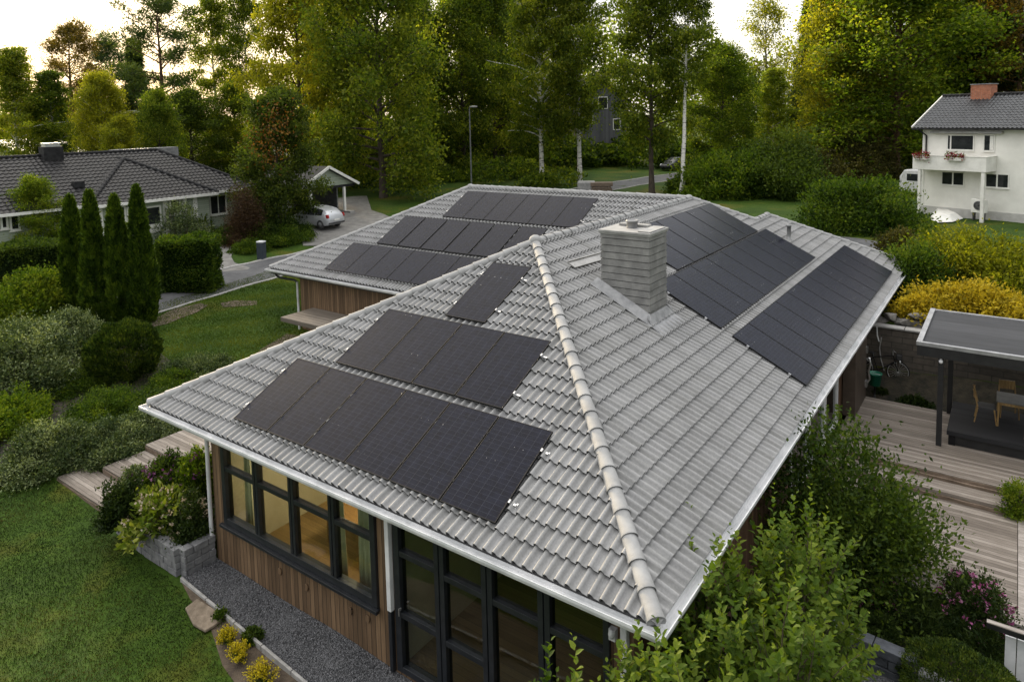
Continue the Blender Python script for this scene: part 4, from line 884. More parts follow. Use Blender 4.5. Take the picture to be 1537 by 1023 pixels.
for i, (px, py, sx, sz, lb) in enumerate(((1337,473,.30,.28,'grey rounded boulder above the garden wall closest to the house eave'),(1365,482,.42,.26,'broad brownish boulder with flat top above the garden wall'),(1316,478,.24,.26,'small boulder tucked under the house eave above the wall'),(1388,492,.22,.16,'small low stone at the foot of the yellow juniper'),(1377,472,.25,.2,'pale stone between the broad boulder and the yellow juniper'))):
    q = at_y(px, py, 18.9+.15*(i % 2)); boulder((q[0], q[1], q[2]-.08), (sx*(.9+.35*(i%3)), sx*.8, sz*(.75+.2*(i%2))), i+3, lb)
bk = thing('bicycle', 'black bicycle leaning against the dark block wall with pale rims', 'bicycle', (.5,17.95,.74), math.radians(8))
def wheel(cx, par, nm='wheel'):
    b = MB(); R_w = .33
    n = 40; P = [(cx+R_w*math.cos(2*PI*k/n), 0, R_w+R_w*math.sin(2*PI*k/n)) for k in range(n+1)]; b.tube(P, .018, 8, cap=False); o = b.build(nm, M['frame'], par, local=True)
    b = MB(); P = [(cx+(R_w-.024)*math.cos(2*PI*k/n), 0, R_w+(R_w-.024)*math.sin(2*PI*k/n)) for k in range(n+1)]; b.tube(P, .012, 6, cap=False); b.build('rim', M['alu'], o, local=True)
    b = MB()
    for k in range(18): b.bar((cx,.0,R_w),(cx+.3*math.cos(2*PI*k/18),0,R_w+.3*math.sin(2*PI*k/18)),.004,.004,up=(0,1,0))
    b.tube([(cx,-.04,R_w),(cx,.04,R_w)],.02,8); b.build('spokes', M['alu'], o, local=True)
wheel(.05, bk); wheel(-1.0, bk)
b = MB(); hub, rh_, bb = (.05,0,.33), (-1.0,0,.33), (-.55,0,.30); hd0, hd1, sd0 = (-.06,0,.62), (-.10,0,.86), (-.72,0,.82)
for a, c_ in ((hub,hd1),(hd0,bb),(hd1,(-.69,0,.72)),(bb,sd0),(rh_,bb),(rh_,(-.69,0,.72))): b.tube([a,c_], .017, 8)
b.build('frame', M['frame'], bk, local=True)
b = MB(); b.tube([(-.02,-.28,1.0),(-.10,-.18,1.04),(-.12,0,1.02),(-.10,.18,1.04),(-.02,.28,1.0)], .013, 8); b.tube([(-.10,0,.86),(-.12,0,1.02)],.014,8); b.build('handlebar', M['alu'], bk, local=True)
b = MB(); b.ell((-.74,0,.87),(.13,.07,.035),12,6); b.build('saddle', M['black_wood'], bk, local=True)
b = MB(); b.box(-.02,.16,-.14,.14,.72,.92); b.build('front_bag', M['black_wood'], bk, local=True, bevel=.03)
b = MB(); b.ell((.10,-.16,.70),(.03,.04,.04),8,6); b.build('headlight', M['white_metal'], bk, local=True)
b = MB(); b.bar((-.69,.02,.76),(-.69,.28,.80),.03,.03); b.bar((-.05,.02,.62),(-.05,.25,.66),.03,.03); b.build('wall_hook', M['alu'], bk, local=True)
bk.rotation_euler = (math.radians(-9),0,math.radians(8))
bu = thing('bucket', 'green plastic bucket raised on a dark stand beside the bicycle', 'bucket', tuple(at_y(1313,577,17.2)))
b = MB(); b.lathe([(0,0),(.165,0),(.20,.37),(.215,.37),(.215,.395),(.19,.395),(.155,.02),(0,.02)],(0,0,0),24); b.build('body', mat('green_plastic',(.012,.15,.09),(.018,.19,.115),3,.42), bu, local=True)
b = MB(); P = [(.21*math.cos(a),-.02-.05*math.sin(a),.37+.02*math.sin(a)) for a in np.linspace(0,PI,14)]; b.tube(P,.007,6); b.build('handle', M['alu'], bu, local=True)
qb = WO[bu.name]; z0 = .3
b = MB(); b.lathe([(0,0),(.14,0),(.14,.03),(.03,.05),(.03,qb[2]-z0-.03),(.15,qb[2]-z0-.02),(.15,qb[2]-z0-.002),(0,qb[2]-z0-.002)],(qb[0],qb[1],z0),16); tag(b.build('bucket_stand', M['black_wood'], None), 'dark pedestal stand carrying the green bucket', 'stand')
hs = [at_y(x,y,18.1) for x,y in ((1323,506),(1320,522),(1322,538),(1326,552),(1330,566))]
b = MB(); b.tube(smooth3 if False else hs, .02, 8); tag(b.build('garden_hose', M['kerb'], None), 'pale hose hanging down the dark block wall left of the bicycle', 'hose')
b = MB(); q = at_y(1316,490,18.05); b.tube([q, q+np.array([.02,0,-.3]), q+np.array([.08,0,-.5])], .022, 8); tag(b.build('wall_pipe', M['white_metal'], None), 'short bent white pipe by the top of the dark block wall', 'pipe')
# white picket fence stub with a black rail, lower right
fn = thing('picket_fence', 'white board fence with a dark sloping handrail at the terrace edge', 'fence', (3.9,6.3,0))
for k in range(7):
    x = 3.62+.17*k; b = MB(); b.box(x,x+.155,6.28,6.31,0.0,.74); b.build('board', M['white_metal'], fn)
b = MB(); b.bar((3.35,6.25,.86),(4.9,6.25,.86),.10,.09); b.build('handrail', M['black_wood'], fn)
b = MB(); b.bar((3.35,6.25,.915),(4.9,6.25,.915),.10,.016); b.build('rail_cap', M['deck_edge'], fn)

# ================================================================== NEIGHBOURING HOUSES
M['green_siding'] = board_material('pale_green_siding', (.27,.31,.245), (.36,.40,.32), .14, 2, .7, .07, None, (3,3,14), .2, gapcol=(.14,.16,.12))
M['white_paint'] = mat('white_paint', (.66,.65,.61), (.78,.77,.73), 2.5, .6, .1, 40)
M['render'] = mat('white_painted_wall', (.70,.685,.64), (.79,.775,.73), 1.2, .7, .12, 30)
M['red_brick'] = brick_material('red_brick', (.42,.135,.06), (.34,.10,.045), (.26,.2,.16), .25, .075, .010, .85, rot=(PI/2,0,0))
M['dark_glass'] = mat('dark_window', (.012,.014,.016), (.03,.033,.035), 1.5, .06, spec=.6)
nb = thing('bungalow', 'long pale green bungalow with black tiled hipped roof and projecting gable wing', 'house', (-45,10,2.4))
E2 = 5.13; XE, XR, ZR2 = -41.2, -46.0, 8.0; s2 = (ZR2-E2)/(XE-XR); YN, YS = 22.6, -14.0; XB = 2*XR-XE
YR = YN-(XE-XR)
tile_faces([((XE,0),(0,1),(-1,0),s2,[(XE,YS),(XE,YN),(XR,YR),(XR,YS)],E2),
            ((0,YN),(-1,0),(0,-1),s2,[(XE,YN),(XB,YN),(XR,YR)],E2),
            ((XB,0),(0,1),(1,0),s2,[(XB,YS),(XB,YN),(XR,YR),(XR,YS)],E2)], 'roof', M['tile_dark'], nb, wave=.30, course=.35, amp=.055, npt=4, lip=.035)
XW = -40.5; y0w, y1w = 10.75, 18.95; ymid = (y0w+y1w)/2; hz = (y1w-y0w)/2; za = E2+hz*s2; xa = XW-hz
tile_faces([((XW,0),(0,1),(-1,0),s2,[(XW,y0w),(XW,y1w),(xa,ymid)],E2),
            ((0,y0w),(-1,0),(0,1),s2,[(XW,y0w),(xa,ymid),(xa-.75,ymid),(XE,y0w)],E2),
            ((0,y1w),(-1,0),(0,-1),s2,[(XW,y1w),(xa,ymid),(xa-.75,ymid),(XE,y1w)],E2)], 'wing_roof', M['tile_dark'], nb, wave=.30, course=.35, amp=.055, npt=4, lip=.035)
M['cap_dark'] = mat('dark_ridge_tile', (.012,.012,.013), (.03,.03,.031), 4, .8, spec=.2)
for a, b in (((XE,YN,E2),(XR,YR,ZR2)),((XB,YN,E2),(XR,YR,ZR2)),((XR,YS,ZR2),(XR,YR,ZR2)),((XW,y0w,E2),(xa,ymid,za)),((XW,y1w,E2),(xa,ymid,za)),((xa-.75,ymid,za),(xa,ymid,za))):
    cap_run(a, b, r=.12).build('ridge_cap', [M['cap_dark'], M['cap_dark']], nb, fix=False)
b = MB(); b.box(XB+.6,XE-.5,YS,YN-.6,1.9,E2-.03); b.build('wall', M['green_siding'], nb)
b = MB(); b.box(XE-.5,XW-.45,y0w+.5,y1w-.4,1.9,E2-.03); b.build('wall', M['green_siding'], nb)
b = MB(); b.box(XE-.02,XE+.12,YS,y0w-.05,E2-.16,E2-.0); b.box(XE-.02,XE+.12,y1w+.1,YN,E2-.16,E2-.0); b.box(XW-.02,XW+.12,y0w,y1w,E2-.18,E2-.01); b.build('gutter', M['white_paint'], nb)
b = MB(); b.box(XE-.5,XE-.02,YS,YN-.2,E2-.12,E2-.06); b.box(XW-.45,XW-.02,y0w+.05,y1w-.05,E2-.14,E2-.08); b.build('soffit', M['white_paint'], nb)
def wall_window(px0, py0, px1, py1, xw, parent, bars=0, sill=True):
    a = at_x(px0, (py0+py1)/2, xw); c = at_x(px1, (py0+py1)/2, xw); zt = at_x((px0+px1)/2, py0, xw)[2]; zb_ = at_x((px0+px1)/2, py1, xw)[2]
    y0, y1 = sorted((a[1], c[1])); f = MB(); e = .10
    f.box(xw,xw+.06,y0,y0+e,zb_,zt); f.box(xw,xw+.06,y1-e,y1,zb_,zt); f.box(xw,xw+.06,y0+e,y1-e,zb_,zb_+e); f.box(xw,xw+.06,y0+e,y1-e,zt-e,zt)
    for k in range(bars): yy = y0+(y1-y0)*(k+1)/(bars+1); f.box(xw+.01,xw+.055,yy-.03,yy+.03,zb_+e,zt-e)
    if bars == 1 and (zt-zb_) < 1.3 and (y1-y0) < 1.2:
        for k in (1,2): zz = zb_+(zt-zb_)*k/3; f.box(xw+.012,xw+.05,y0+e,y1-e,zz-.02,zz+.02)
    w_ = f.build('window', M['white_paint'], parent); g = MB(); g.box(xw+.005,xw+.025,y0+e,y1-e,zb_+e,zt-e); g.build('pane', M['dark_glass'], w_)
    if sill: s = MB(); s.box(xw,xw+.10,y0-.06,y1+.06,zb_-.06,zb_-.001); s.build('sill', M['white_paint'], w_)
wall_window(81,319,103,342, XE-.499, nb, 1)
wall_window(0,322,12,344, XE-.499, nb, 0); wall_window(14,322,30,346, XE-.499, nb, 0)
for (a_, c_) in ((160,189),(190,216),(217,242)): wall_window(a_,309,c_,340, XW-.449, nb, 0)
wall_window(254,299,271,322, XW-.449, nb, 0)
wall_window(314,292,340,322, XE-.499, nb, 1)
for px in (148,247,276,292):
    q = at_x(px, 300, XW-.449); b = MB(); b.box(XW-.449,XW-.37,q[1]-.14,q[1]+.14,2.2,E2-.14); b.build('corner_board', M['white_paint'], nb)
b = MB(); b.box(XW-.449,XW-.38,at_x(158,320,XW)[1],at_x(244,320,XW)[1],2.95,3.5); b.build('window_panel', M['white_paint'], nb)
q = at_x(76,219,XR+.2); b = MB(); b.box(q[0]-.4,q[0]+.4,q[1]-.55,q[1]+.55,7.4,8.55); nc = b.build('chimney', M['cap_dark'], nb); b = MB(); b.box(q[0]-.30,q[0]+.30,q[1]-.42,q[1]+.42,8.551,8.72); b.box(q[0]-.33,q[0]+.33,q[1]-.46,q[1]+.46,8.721,8.8); b.build('chimney_cap', M['alu'], nc)
q = at_x(117,275,-42.9); b = MB(); b.box(q[0]-.2,q[0]+.25,q[1]-.28,q[1]+.28,q[2]-.25,q[2]+.12); b.build('roof_vent', M['cap_dark'], nb)
b = MB(); q = at_x(200,229,XR-.6); b.box(XR-1.5,XR-.5,q[1]-1.2,q[1]+3.2,7.5,8.12); b.build('roof_hatch', M['lead'], nb)

# white two-storey house, upper right
wd = _F+_R*(54-768.5)/CAM_F+_U*(CAM_CY-190)/CAM_F; wu = -wd; wu[2] = 0; wu /= np.linalg.norm(wu); wn_ = np.array([-wu[1], wu[0], 0.])
wo = G(1383,320); ANG = math.atan2(wu[1], wu[0])
wh = thing('white_house', 'white brick two-storey house with dark tiled roof, balcony and red brick chimney', 'house', tuple(wo), ANG)
def LB(name, boxes, m_, par, bevel=0):
    b = MB()
    for q in boxes: b.box(*q)
    return b.build(name, m_, par, local=True, bevel=bevel)
LB('wall', [(0,11,0,7.6,-.6,5.75)], M['render'], wh)
g = MB(); g.prism([(0,5.75),(7.6,5.75),(3.8,7.72)], 0, .02, 10.98); g.build('gable', M['render'], wh, local=True)
LB('foundation', [(-.02,11.02,-.03,7.63,-.6,.55)], mat('grey_plinth',(.40,.39,.37),(.5,.49,.47),3,.8), wh)
sl_ = .50; hw = 3.8+.42
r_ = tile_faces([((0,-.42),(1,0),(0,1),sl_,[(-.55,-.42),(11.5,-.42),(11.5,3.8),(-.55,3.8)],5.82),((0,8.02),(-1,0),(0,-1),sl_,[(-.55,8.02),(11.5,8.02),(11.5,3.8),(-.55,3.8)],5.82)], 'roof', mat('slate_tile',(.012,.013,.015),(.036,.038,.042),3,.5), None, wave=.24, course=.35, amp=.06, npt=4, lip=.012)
r_.parent = wh
cap_run((-.55,3.8,5.82+hw*sl_),(11.5,3.8,5.82+hw*sl_)).build('ridge_cap',[M['cap_dark']]*2,wh,local=True,fix=False)
b = MB(); b.bar((-.57,-.44,5.80),(-.57,3.8,5.80+hw*sl_),.06,.22); b.bar((-.57,8.04,5.80),(-.57,3.8,5.80+hw*sl_),.06,.22); b.build('bargeboard', M['white_paint'], wh, local=True)
LB('gutter', [(-.55,11.5,-.55,-.43,5.70,5.80)], M['cap_dark'], wh)
b = MB(); b.tube([(-.1,-.48,5.72),(.05,-.3,5.5),(.22,-.08,5.3),(.22,-.08,3.9)],.05,8); b.build('downpipe', M['cap_dark'], wh, local=True)
LB('corner_trim', [(-.03,.10,-.04,-.001,.5,5.7)], M['white_paint'], wh)
ck = LB('chimney', [(1.45,2.65,3.2,4.2,7.2,8.62)], M['red_brick'], wh)
LB('chimney_cap', [(1.40,2.70,3.15,4.25,8.621,8.68)], M['lead'], ck)
def wwin(u0, u1, z0, z1, split=None):
    e = .07; fr_ = [(u0-e,u0,-.05,-.002,z0-e,z1+e),(u1,u1+e,-.05,-.002,z0-e,z1+e),(u0,u1,-.05,-.002,z0-e,z0),(u0,u1,-.05,-.002,z1,z1+e)]
    if split: fr_.append((split-.04,split+.04,-.045,-.002,z0,z1))
    f = LB('window', fr_, M['white_paint'], wh); LB('pane', [(u0,u1,-.02,-.004,z0,z1)], M['dark_glass'], f); LB('sill', [(u0-.1,u1+.1,-.10,-.051,z0-e-.04,z0-e)], M['white_paint'], f); return f
wwin(1.55,3.05,4.42,5.30,1.72); f = wwin(3.70,4.22,4.40,5.33); LB('curtain', [(4.0,4.2,-.03,-.021,4.42,5.31)], M['white_paint'], f)
wwin(1.27,2.55,2.10,2.88,1.92); wwin(3.88,5.08,2.12,2.9,4.48); wwin(6.6,7.9,4.4,5.3); wwin(6.6,7.9,2.1,2.9)
bal = LB('balcony', [(.03,4.40,-1.42,-1.34,3.12,4.03),(4.34,4.42,-1.339,-.01,3.12,4.03),(.03,.11,-1.339,-.01,3.12,4.03),(.11,4.34,-1.34,-.01,3.10,3.22)], M['white_paint'], wh)
LB('handrail', [(.0,4.45,-1.45,-1.31,4.031,4.07),(4.31,4.45,-1.31,-.01,4.031,4.07)], M['white_paint'], bal)
LB('post', [(.36,.52,-1.38,-1.22,-.6,3.1)], M['white_paint'], wh); LB('post', [(4.12,4.30,-1.38,-1.2,-.6,3.1)], M['white_paint'], wh)
LB('awning', [(.55,4.75,-.30,-.001,5.48,5.60),(.55,4.75,-.34,-.301,5.46,5.58)], M['chim_cap'], wh)
def wloc(u, v, z): return tuple(wo+wu*u+wn_*v+np.array([0,0,z]))
hp_ = thing('heat_pump', 'white heat pump unit with round fan grille against the white house wall', 'heat pump', wloc(3.45,-1.0,.52), ANG)
LB('casing', [(0,.82,0,.36,0,.84)], M['white_paint'], hp_, .02)
b = MB(); b.lathe([(.27,0),(.29,.0),(.29,.03),(.26,.035)],(0,0,0),24); b.lathe([(0,.008),(.265,.008)],(0,0,0),24,1); b.lathe([(0,.03),(.07,.03),(.07,.012)],(0,0,0),12,1)
for k in range(8): a = PI*k/8; b.bar((-.26*math.cos(a),-.26*math.sin(a),.02),(.26*math.cos(a),.26*math.sin(a),.02),.012,.008)
fo = b.build('fan_grille', [M['lead'], M['dark_gap']], hp_, local=True); fo.location = (.44,0,.46); fo.rotation_euler = (PI/2,0,0)
LB('foot', [(.1,.16,.02,.34,-.5,0)], M['dark_gap'], hp_); LB('foot', [(.66,.72,.02,.34,-.5,0)], M['dark_gap'], hp_)
# mesh play frame and white boat cover on the neighbour's lawn
M['mesh_grey'] = mat('grey_netting', (.20,.22,.24), (.30,.32,.34), 8, .7)
q = G(1424,322); b = MB()
prof = [(0,0),(0,.95),(.35,1.42),(1.35,1.05),(2.35,.45),(2.5,0)]
b.prism(prof, 1, 0, .9); t = b.build('cold_frame', M['mesh_grey'], None, local=True, bevel=.03); t.location = tuple(q-wu*1.6+np.array([0,0,-.05])); t.rotation_euler = (0,0,ANG); WO[t.name] = t.location
tag(t, 'grey slanting cold frame with dark rim on the lawn under the balcony', 'cold frame')
b = MB()
for p0, p1 in zip(prof[:-1], prof[1:]):
    b.tube([(p0[0],-.01,p0[1]),(p1[0],-.01,p1[1])],.035,6)
b.build('rim', M['cap_dark'], t, local=True)
def sheet(name, pts, zs_, m_, label, cat):
    b = MB(); n = len(pts); c = np.mean(pts, 0); 
    ring = [(p[0],p[1],z) for p, z in zip(pts, zs_)]; top = [(p[0]*.6+c[0]*.4, p[1]*.6+c[1]*.4, z+.35) for p, z in zip(pts, zs_)]
    for i in range(n): b.face([ring[i],ring[(i+1)%n],top[(i+1)%n],top[i]],0,False)
    b.face(top); o = b.build(name, m_, None, bevel=.05); return tag(o, label, cat)
pts = [G(*p) for p in ((1396,330),(1400,318),(1424,320),(1446,329),(1430,334),(1408,335))]
sheet('boat_cover', [p[:2] for p in pts], [p[2]+.05 for p in pts], M['white_paint'], 'white tarpaulin covering a low boat beside the grey cold frame', 'tarpaulin')
pts = [AD(px, d) for px, d in ((1352,56),(1352,59),(1380,59),(1382,56))]
cv = thing('caravan', 'pale grey caravan partly hidden at the left corner of the white house', 'caravan', tuple(pts[0]), ANG)
b = MB(); b.prism([(0,.3),(0,1.5),(.35,2.05),(3.2,2.1),(3.5,1.9),(3.5,.3)], 1, 0, 2.0); b.build('body', M['white_metal'], cv, local=True, bevel=.08)
LB('window', [(.6,1.8,-.02,-.001,1.2,1.75)], M['dark_glass'], cv)
b = MB(); b.lathe([(0,-.1),(.32,-.1),(.32,.1),(0,.1)],(0,0,0),18); wq = b.build('wheel', M['dark_gap'], cv, local=True); wq.location = (1.6,.1,.32); wq.rotation_euler = (PI/2,0,0)

# carport with its gable towards the street
cq = G(519,318); XC = cq[0]; zc = cq[2]; ap_ = at_x(490,249.5,XC); rt = at_x(534.6,274,XC); pt = at_x(517,300,XC)
yA, zA, yT, zT = ap_[1], ap_[2], rt[1], rt[2]; yL = 2*yA-yT
cpt = thing('carport', 'pale green carport with white gable trim standing over the driveway', 'carport', (XC,yA,zc))
b = MB()
for (ya, yb_) in ((yT,yA),(yL,yA)):
    b.add([(XC+.3,ya,zT),(XC-6.5,ya,zT),(XC-6.5,yb_,zA),(XC+.3,yb_,zA),(XC+.3,ya,zT-.08),(XC-6.5,ya,zT-.08),(XC-6.5,yb_,zA-.08),(XC+.3,yb_,zA-.08)],[(0,1,2,3),(4,7,6,5),(0,4,5,1),(1,5,6,2),(2,6,7,3),(3,7,4,0)])
b.build('roof', M['tile_dark'], cpt)
b = MB(); b.bar((XC+.33,yT+.03,zT-.06),(XC+.33,yA,zA-.06),.06,.20); b.bar((XC+.33,yL-.03,zT-.06),(XC+.33,yA,zA-.06),.06,.20); b.build('bargeboard', M['white_paint'], cpt)
b = MB(); b.prism([(yL+.35,zT-.02),(yT-.35,zT-.02),(yA,zA-.20)], 0, XC-.05, XC+.02); b.build('gable_board', M['green_siding'], cpt)
b = MB(); b.box(XC-.06,XC+.05,yL+.2,yT-.2,zT-.22,zT-.03); b.build('beam', M['cap_dark'], cpt)
for yy in (pt[1], 2*yA-pt[1]):
    b = MB(); b.box(XC-.08,XC+.08,yy-.09,yy+.09,zc-.3,zT-.2); b.build('post', M['white_paint'], cpt); 
b = MB(); b.box(XC-6.3,XC-6.1,yL+.4,yT-.4,zc-.3,zT-.1); b.box(XC-6.1,XC-1.8,yT-.5,yT-.38,zc-.3,zT-.1); b.box(XC-6.1,XC-1.8,yL+.38,yL+.5,zc-.3,zT-.1); b.build('wall', M['lead'], cpt)
b = MB(); b.box(XC-.2,XC+.7,pt[1]-.1,pt[1]+.4,zc-.2,zc+.12); b.build('footing', M['kerb'], cpt)
# garage / extension behind the rowan, pale wall with window
ext = thing('outbuilding', 'pale rendered outbuilding with a small window half hidden behind the rowan tree', 'outbuilding', (-44.5,27.5,2.5))
b = MB(); b.box(-48,-44.5,23.6,28.2,2.0,4.9); b.build('wall', M['white_paint'], ext)
b = MB(); b.box(-48.2,-44.2,23.4,28.4,4.91,5.05); b.build('roof', M['tile_dark'], ext)
b = MB(); b.box(-44.499,-44.45,25.6,26.8,3.4,4.5); b.build('window', M['dark_glass'], ext)

# ---------------------------------------------------------------- cars
def make_car(name, label, loc, rz, paint, group=None):
    t = thing(name, label, 'car', loc, rz)
    xs_ = np.array([-2.02,-1.98,-1.80,-1.45,-.75,.0,.45,.95,1.35,1.75,1.98,2.04])
    belt = np.array([.62,.86,.93,.93,.92,.91,.90,.89,.82,.72,.58,.45]); roof_ = np.array([.62,.88,1.10,1.36,1.47,1.48,1.43,1.12,.83,.72,.58,.45])
    wd_ = np.array([.70,.78,.83,.85,.86,.86,.86,.85,.84,.80,.72,.6]); rw = np.array([.66,.70,.66,.62,.62,.62,.61,.64,.74,.7,.62,.5]); bot = np.array([.38,.30,.24,.2,.2,.2,.2,.2,.2,.22,.27,.34])
    rings = []
    for i in range(len(xs_)):
        h_ = [(0,bot[i]),(wd_[i]*.9,bot[i]),(wd_[i]*.99,bot[i]+.10),(wd_[i],(bot[i]+belt[i])/2+.05),(wd_[i]*.965,belt[i]),(rw[i],max(roof_[i]-.05,belt[i]+.002)),(rw[i]*.8,roof_[i]+.002),(0,roof_[i]+.012)]
        rings.append([(xs_[i],-y,z) for y, z in h_]+[(xs_[i],y,z) for y, z in h_[-2:0:-1]])
    k = len(rings[0]); b = MB(); V = [v for r in rings for v in r]
    b.add(V, [(i*k+j,i*k+(j+1)%k,(i+1)*k+(j+1)%k,(i+1)*k+j) for i in range(len(rings)-1) for j in range(k)],0,True); b.add(rings[0],[tuple(range(k))]); b.add(rings[-1],[tuple(range(k))])
    b.build('body', paint, t, local=True)
    def win(quads, nm):
        g = MB()
        for Q in quads:
            Q = np.array(Q, float); c = Q.mean(0); n_ = np.cross(Q[1]-Q[0], Q[2]-Q[0]); n_ /= np.linalg.norm(n_); n_ = n_ if n_@(c-np.array([0,0,.8])) > 0 else -n_
            g.face([c+(p-c)*.93+n_*.008 for p in Q])
        g.build(nm, M['dark_glass'], t, local=True)
    def rg(i, j): return rings[i][j % k]
    for s in (0, 1):
        j0, j1 = (4,5) if s == 0 else (k-4,k-5)
        win([[rg(i,j0),rg(i+1,j0),rg(i+1,j1),rg(i,j1)] for i in (3,4,5)], 'side_window')
    win([[rg(1,5),rg(1,k-5),rg(3,k-5),rg(3,5)]], 'rear_window'); win([[rg(6,5),rg(6,k-5),rg(8,k-5),rg(8,5)]], 'windscreen')
    for sx in (-1.28,1.28):
        for sy in (-1,1):
            w_ = MB(); w_.lathe([(.16,-.1),(.30,-.1),(.325,-.06),(.325,.06),(.30,.1),(.16,.1)],(0,0,0),24); wo_ = w_.build('wheel', M['dark_gap'], t, local=True); wo_.location = (sx,sy*.76,.325); wo_.rotation_euler = (PI/2,0,0)
            r2_ = MB(); r2_.lathe([(0,.06),(.2,.085),(.21,.06),(.21,-.06),(.2,-.085),(0,-.06)],(0,0,0),18); r2_.build('rim', M['alu'], wo_, local=True)
    rl = mat('tail_lamp_red',(.30,.012,.01),None,1,.2)
    for sy in (-1,1):
        l_ = MB(); l_.obox((-1.90,sy*.73,.88),(.10,0,-.02),(0,.075,0),(0.03,0,.13)); l_.build('tail_light', rl, t, local=True, bevel=.03)
        l_ = MB(); l_.obox((1.85,sy*.62,.66),(.13,sy*-.06,-.04),(0,.10,0),(0,0,.06)); l_.build('headlight', M['white_metal'], t, local=True, bevel=.02)
        m_ = MB(); m_.ell((.75,sy*.97,.98),(.07,.10,.06),8,6); m_.build('mirror', paint, t, local=True)
    p_ = MB(); p_.box(-2.06,-2.035,-.26,.26,.56,.67); p_.build('number_plate', M['white_paint'], t, local=True)
    p_ = MB(); p_.box(-2.07,-1.95,-.74,.74,.34,.46); p_.build('bumper', M['dark_gap'], t, local=True, bevel=.03)
    return t
cp0 = G(497,344); silver = mat('silver_paint',(.46,.47,.49),(.50,.51,.53),1,.28,metal=.35); blackp = mat('black_paint',(.02,.022,.026),None,1,.25)
make_car('parked_car','silver hatchback parked on the driveway in front of the carport',(cp0[0]-1.7,cp0[1]+.1,float(th(cp0[0]-1.2,cp0[1]))+.0),PI+.08,silver)
dq = AD(1014,82); make_car('parked_car','dark car parked far up the street behind the birches',(dq[0],dq[1],dq[2]),-1.9,blackp)
# mailbox pillar and street lamps
q = G(393,388); mbx = thing('mailbox', 'dark blue post box pillar with pale lid beside the street', 'mailbox', tuple(q), .3)
b = MB(); b.box(-.22,.22,-.18,.18,-.1,.98); b.build('body', mat('navy_paint',(.022,.030,.042),(.035,.045,.06),4,.45), mbx, local=True, bevel=.03)
b = MB(); b.box(-.23,.23,-.19,.19,.981,1.08); b.build('lid', M['white_metal'], mbx, local=True, bevel=.04)
def lamp(name, loc, h_, label, rz):
    t = thing(name, label, 'street lamp', loc, rz, None)
    b = MB(); b.tube([(0,0,-.2),(0,0,h_)],[.09,.06],8); b.build('post', M['lead'], t, local=True)
    b = MB(); b.tube([(0,0,h_-.05),(0,0,h_+.12),(.25,0,h_+.22)],.04,6); b.build('arm', M['lead'], t, local=True)
    b = MB(); b.ell((.42,0,h_+.22),(.42,.2,.12),12,6); b.build('lamp_head', M['chim_cap'], t, local=True)
lq = AD(705,70); lamp('street_lamp', tuple(lq), depth(lq)/CAM_F*(proj(lq)[1]-160)-.3, 'tall grey street lamp in front of the dark trees beyond the roof', .6)
lq = AD(1026,62) ; 
# houses glimpsed between the trees
def far_house(name, label, loc, rz, wd__, dp__, hh, rh, wallm, roofm, wins):
    t = thing(name, label, 'house', loc, rz)
    LB('wall', [(-wd__/2,wd__/2,0,dp__,-1,hh)], wallm, t)
    b = MB(); b.prism([(-wd__/2,hh),(wd__/2,hh),(0,hh+rh-.15)], 1, .02, dp__-.02); b.build('gable', wallm, t, local=True)
    b = MB(); s = wd__/2+.5; zz = hh-.5*rh/(wd__/2)
    for k in (-1,1): b.add([(k*s,-.5,zz),(0,-.5,hh+rh),(0,dp__+.5,hh+rh),(k*s,dp__+.5,zz),(k*s,-.5,zz-.15),(0,-.5,hh+rh-.15),(0,dp__+.5,hh+rh-.15),(k*s,dp__+.5,zz-.15)],[(0,1,2,3),(4,7,6,5),(0,4,5,1),(3,2,6,7),(0,3,7,4)])
    b.build('roof', roofm, t, local=True)
    for (x, z, w__, h__) in wins:
        f = LB('window', [(x-w__/2-.1,x+w__/2+.1,-.06,-.001,z-.1,z+h__+.1)], M['white_paint'], t); LB('pane', [(x-w__/2,x+w__/2,-.08,-.061,z,z+h__)], M['dark_glass'], f)
    return t
M['grey_board'] = board_material('grey_boards',(.07,.072,.08),(.12,.122,.13),.2,0,.8,.05,None,(8,8,1))
q = AD(905,92); far_house('timber_house','tall grey timber house glimpsed behind the birches', tuple(q), CAM_YAW*-1+.35, 7, 8, 8.6, 2.6, M['grey_board'], M['cap_dark'], [(0,7.4,1.2,1.4),(-2,5.6,.9,1.4),(2,4.6,.9,1.3)])
q = AD(12,72); far_house('brown_roof_house','house with a grey brown roof behind the bungalow at the far left', tuple(q+np.array([-2,-1,0])), .55, 9, 9, 3.4, 2.0, M['white_paint'], M['lead'], [(0,1.2,1.2,1.2)])
q = AD(215,86); t = thing('flat_roof_house','dark flat roofed house glimpsed between the trees with a white roof edge','house',tuple(q),CAM_YAW*-1+.25)
LB('wall', [(-5,3.5,0,7,-1,7.9)], M['cap_dark'], t); LB('roof_edge', [(-5.4,3.9,-.5,7.4,7.95,8.3)], M['white_paint'], t); LB('window', [(-3,-.5,-.05,-.001,5.4,7)], M['dark_glass'], t); LB('window', [(1,2.6,-.05,-.001,5.4,7)], M['dark_glass'], t)
q = AD(452,84); far_house('cream_house','pale house gable shining through the trees behind the rowan', tuple(q), .9, 7, 8, 6.2, 2.2, M['white_paint'], M['lead'], [(0,4.3,1.2,1.3),(-2,1.2,1,1.2)])
q = AD(882,64); b = MB(); b.box(-1.0,.6,-.6,.6,0,.85); o = b.build('storage_box', M['chim_cap'], None, local=True, bevel=.12); o.location = tuple(q); o.rotation_euler = (0,0,.5); tag(o,'pale rounded storage box beside the street beyond the roof ridge','storage box')
q = AD(902,63.5); b = MB(); 
for k in range(9): b.tube([(-.9+.22*k,-.5,.12),(-.9+.22*k,.5,.12)],.11,8)
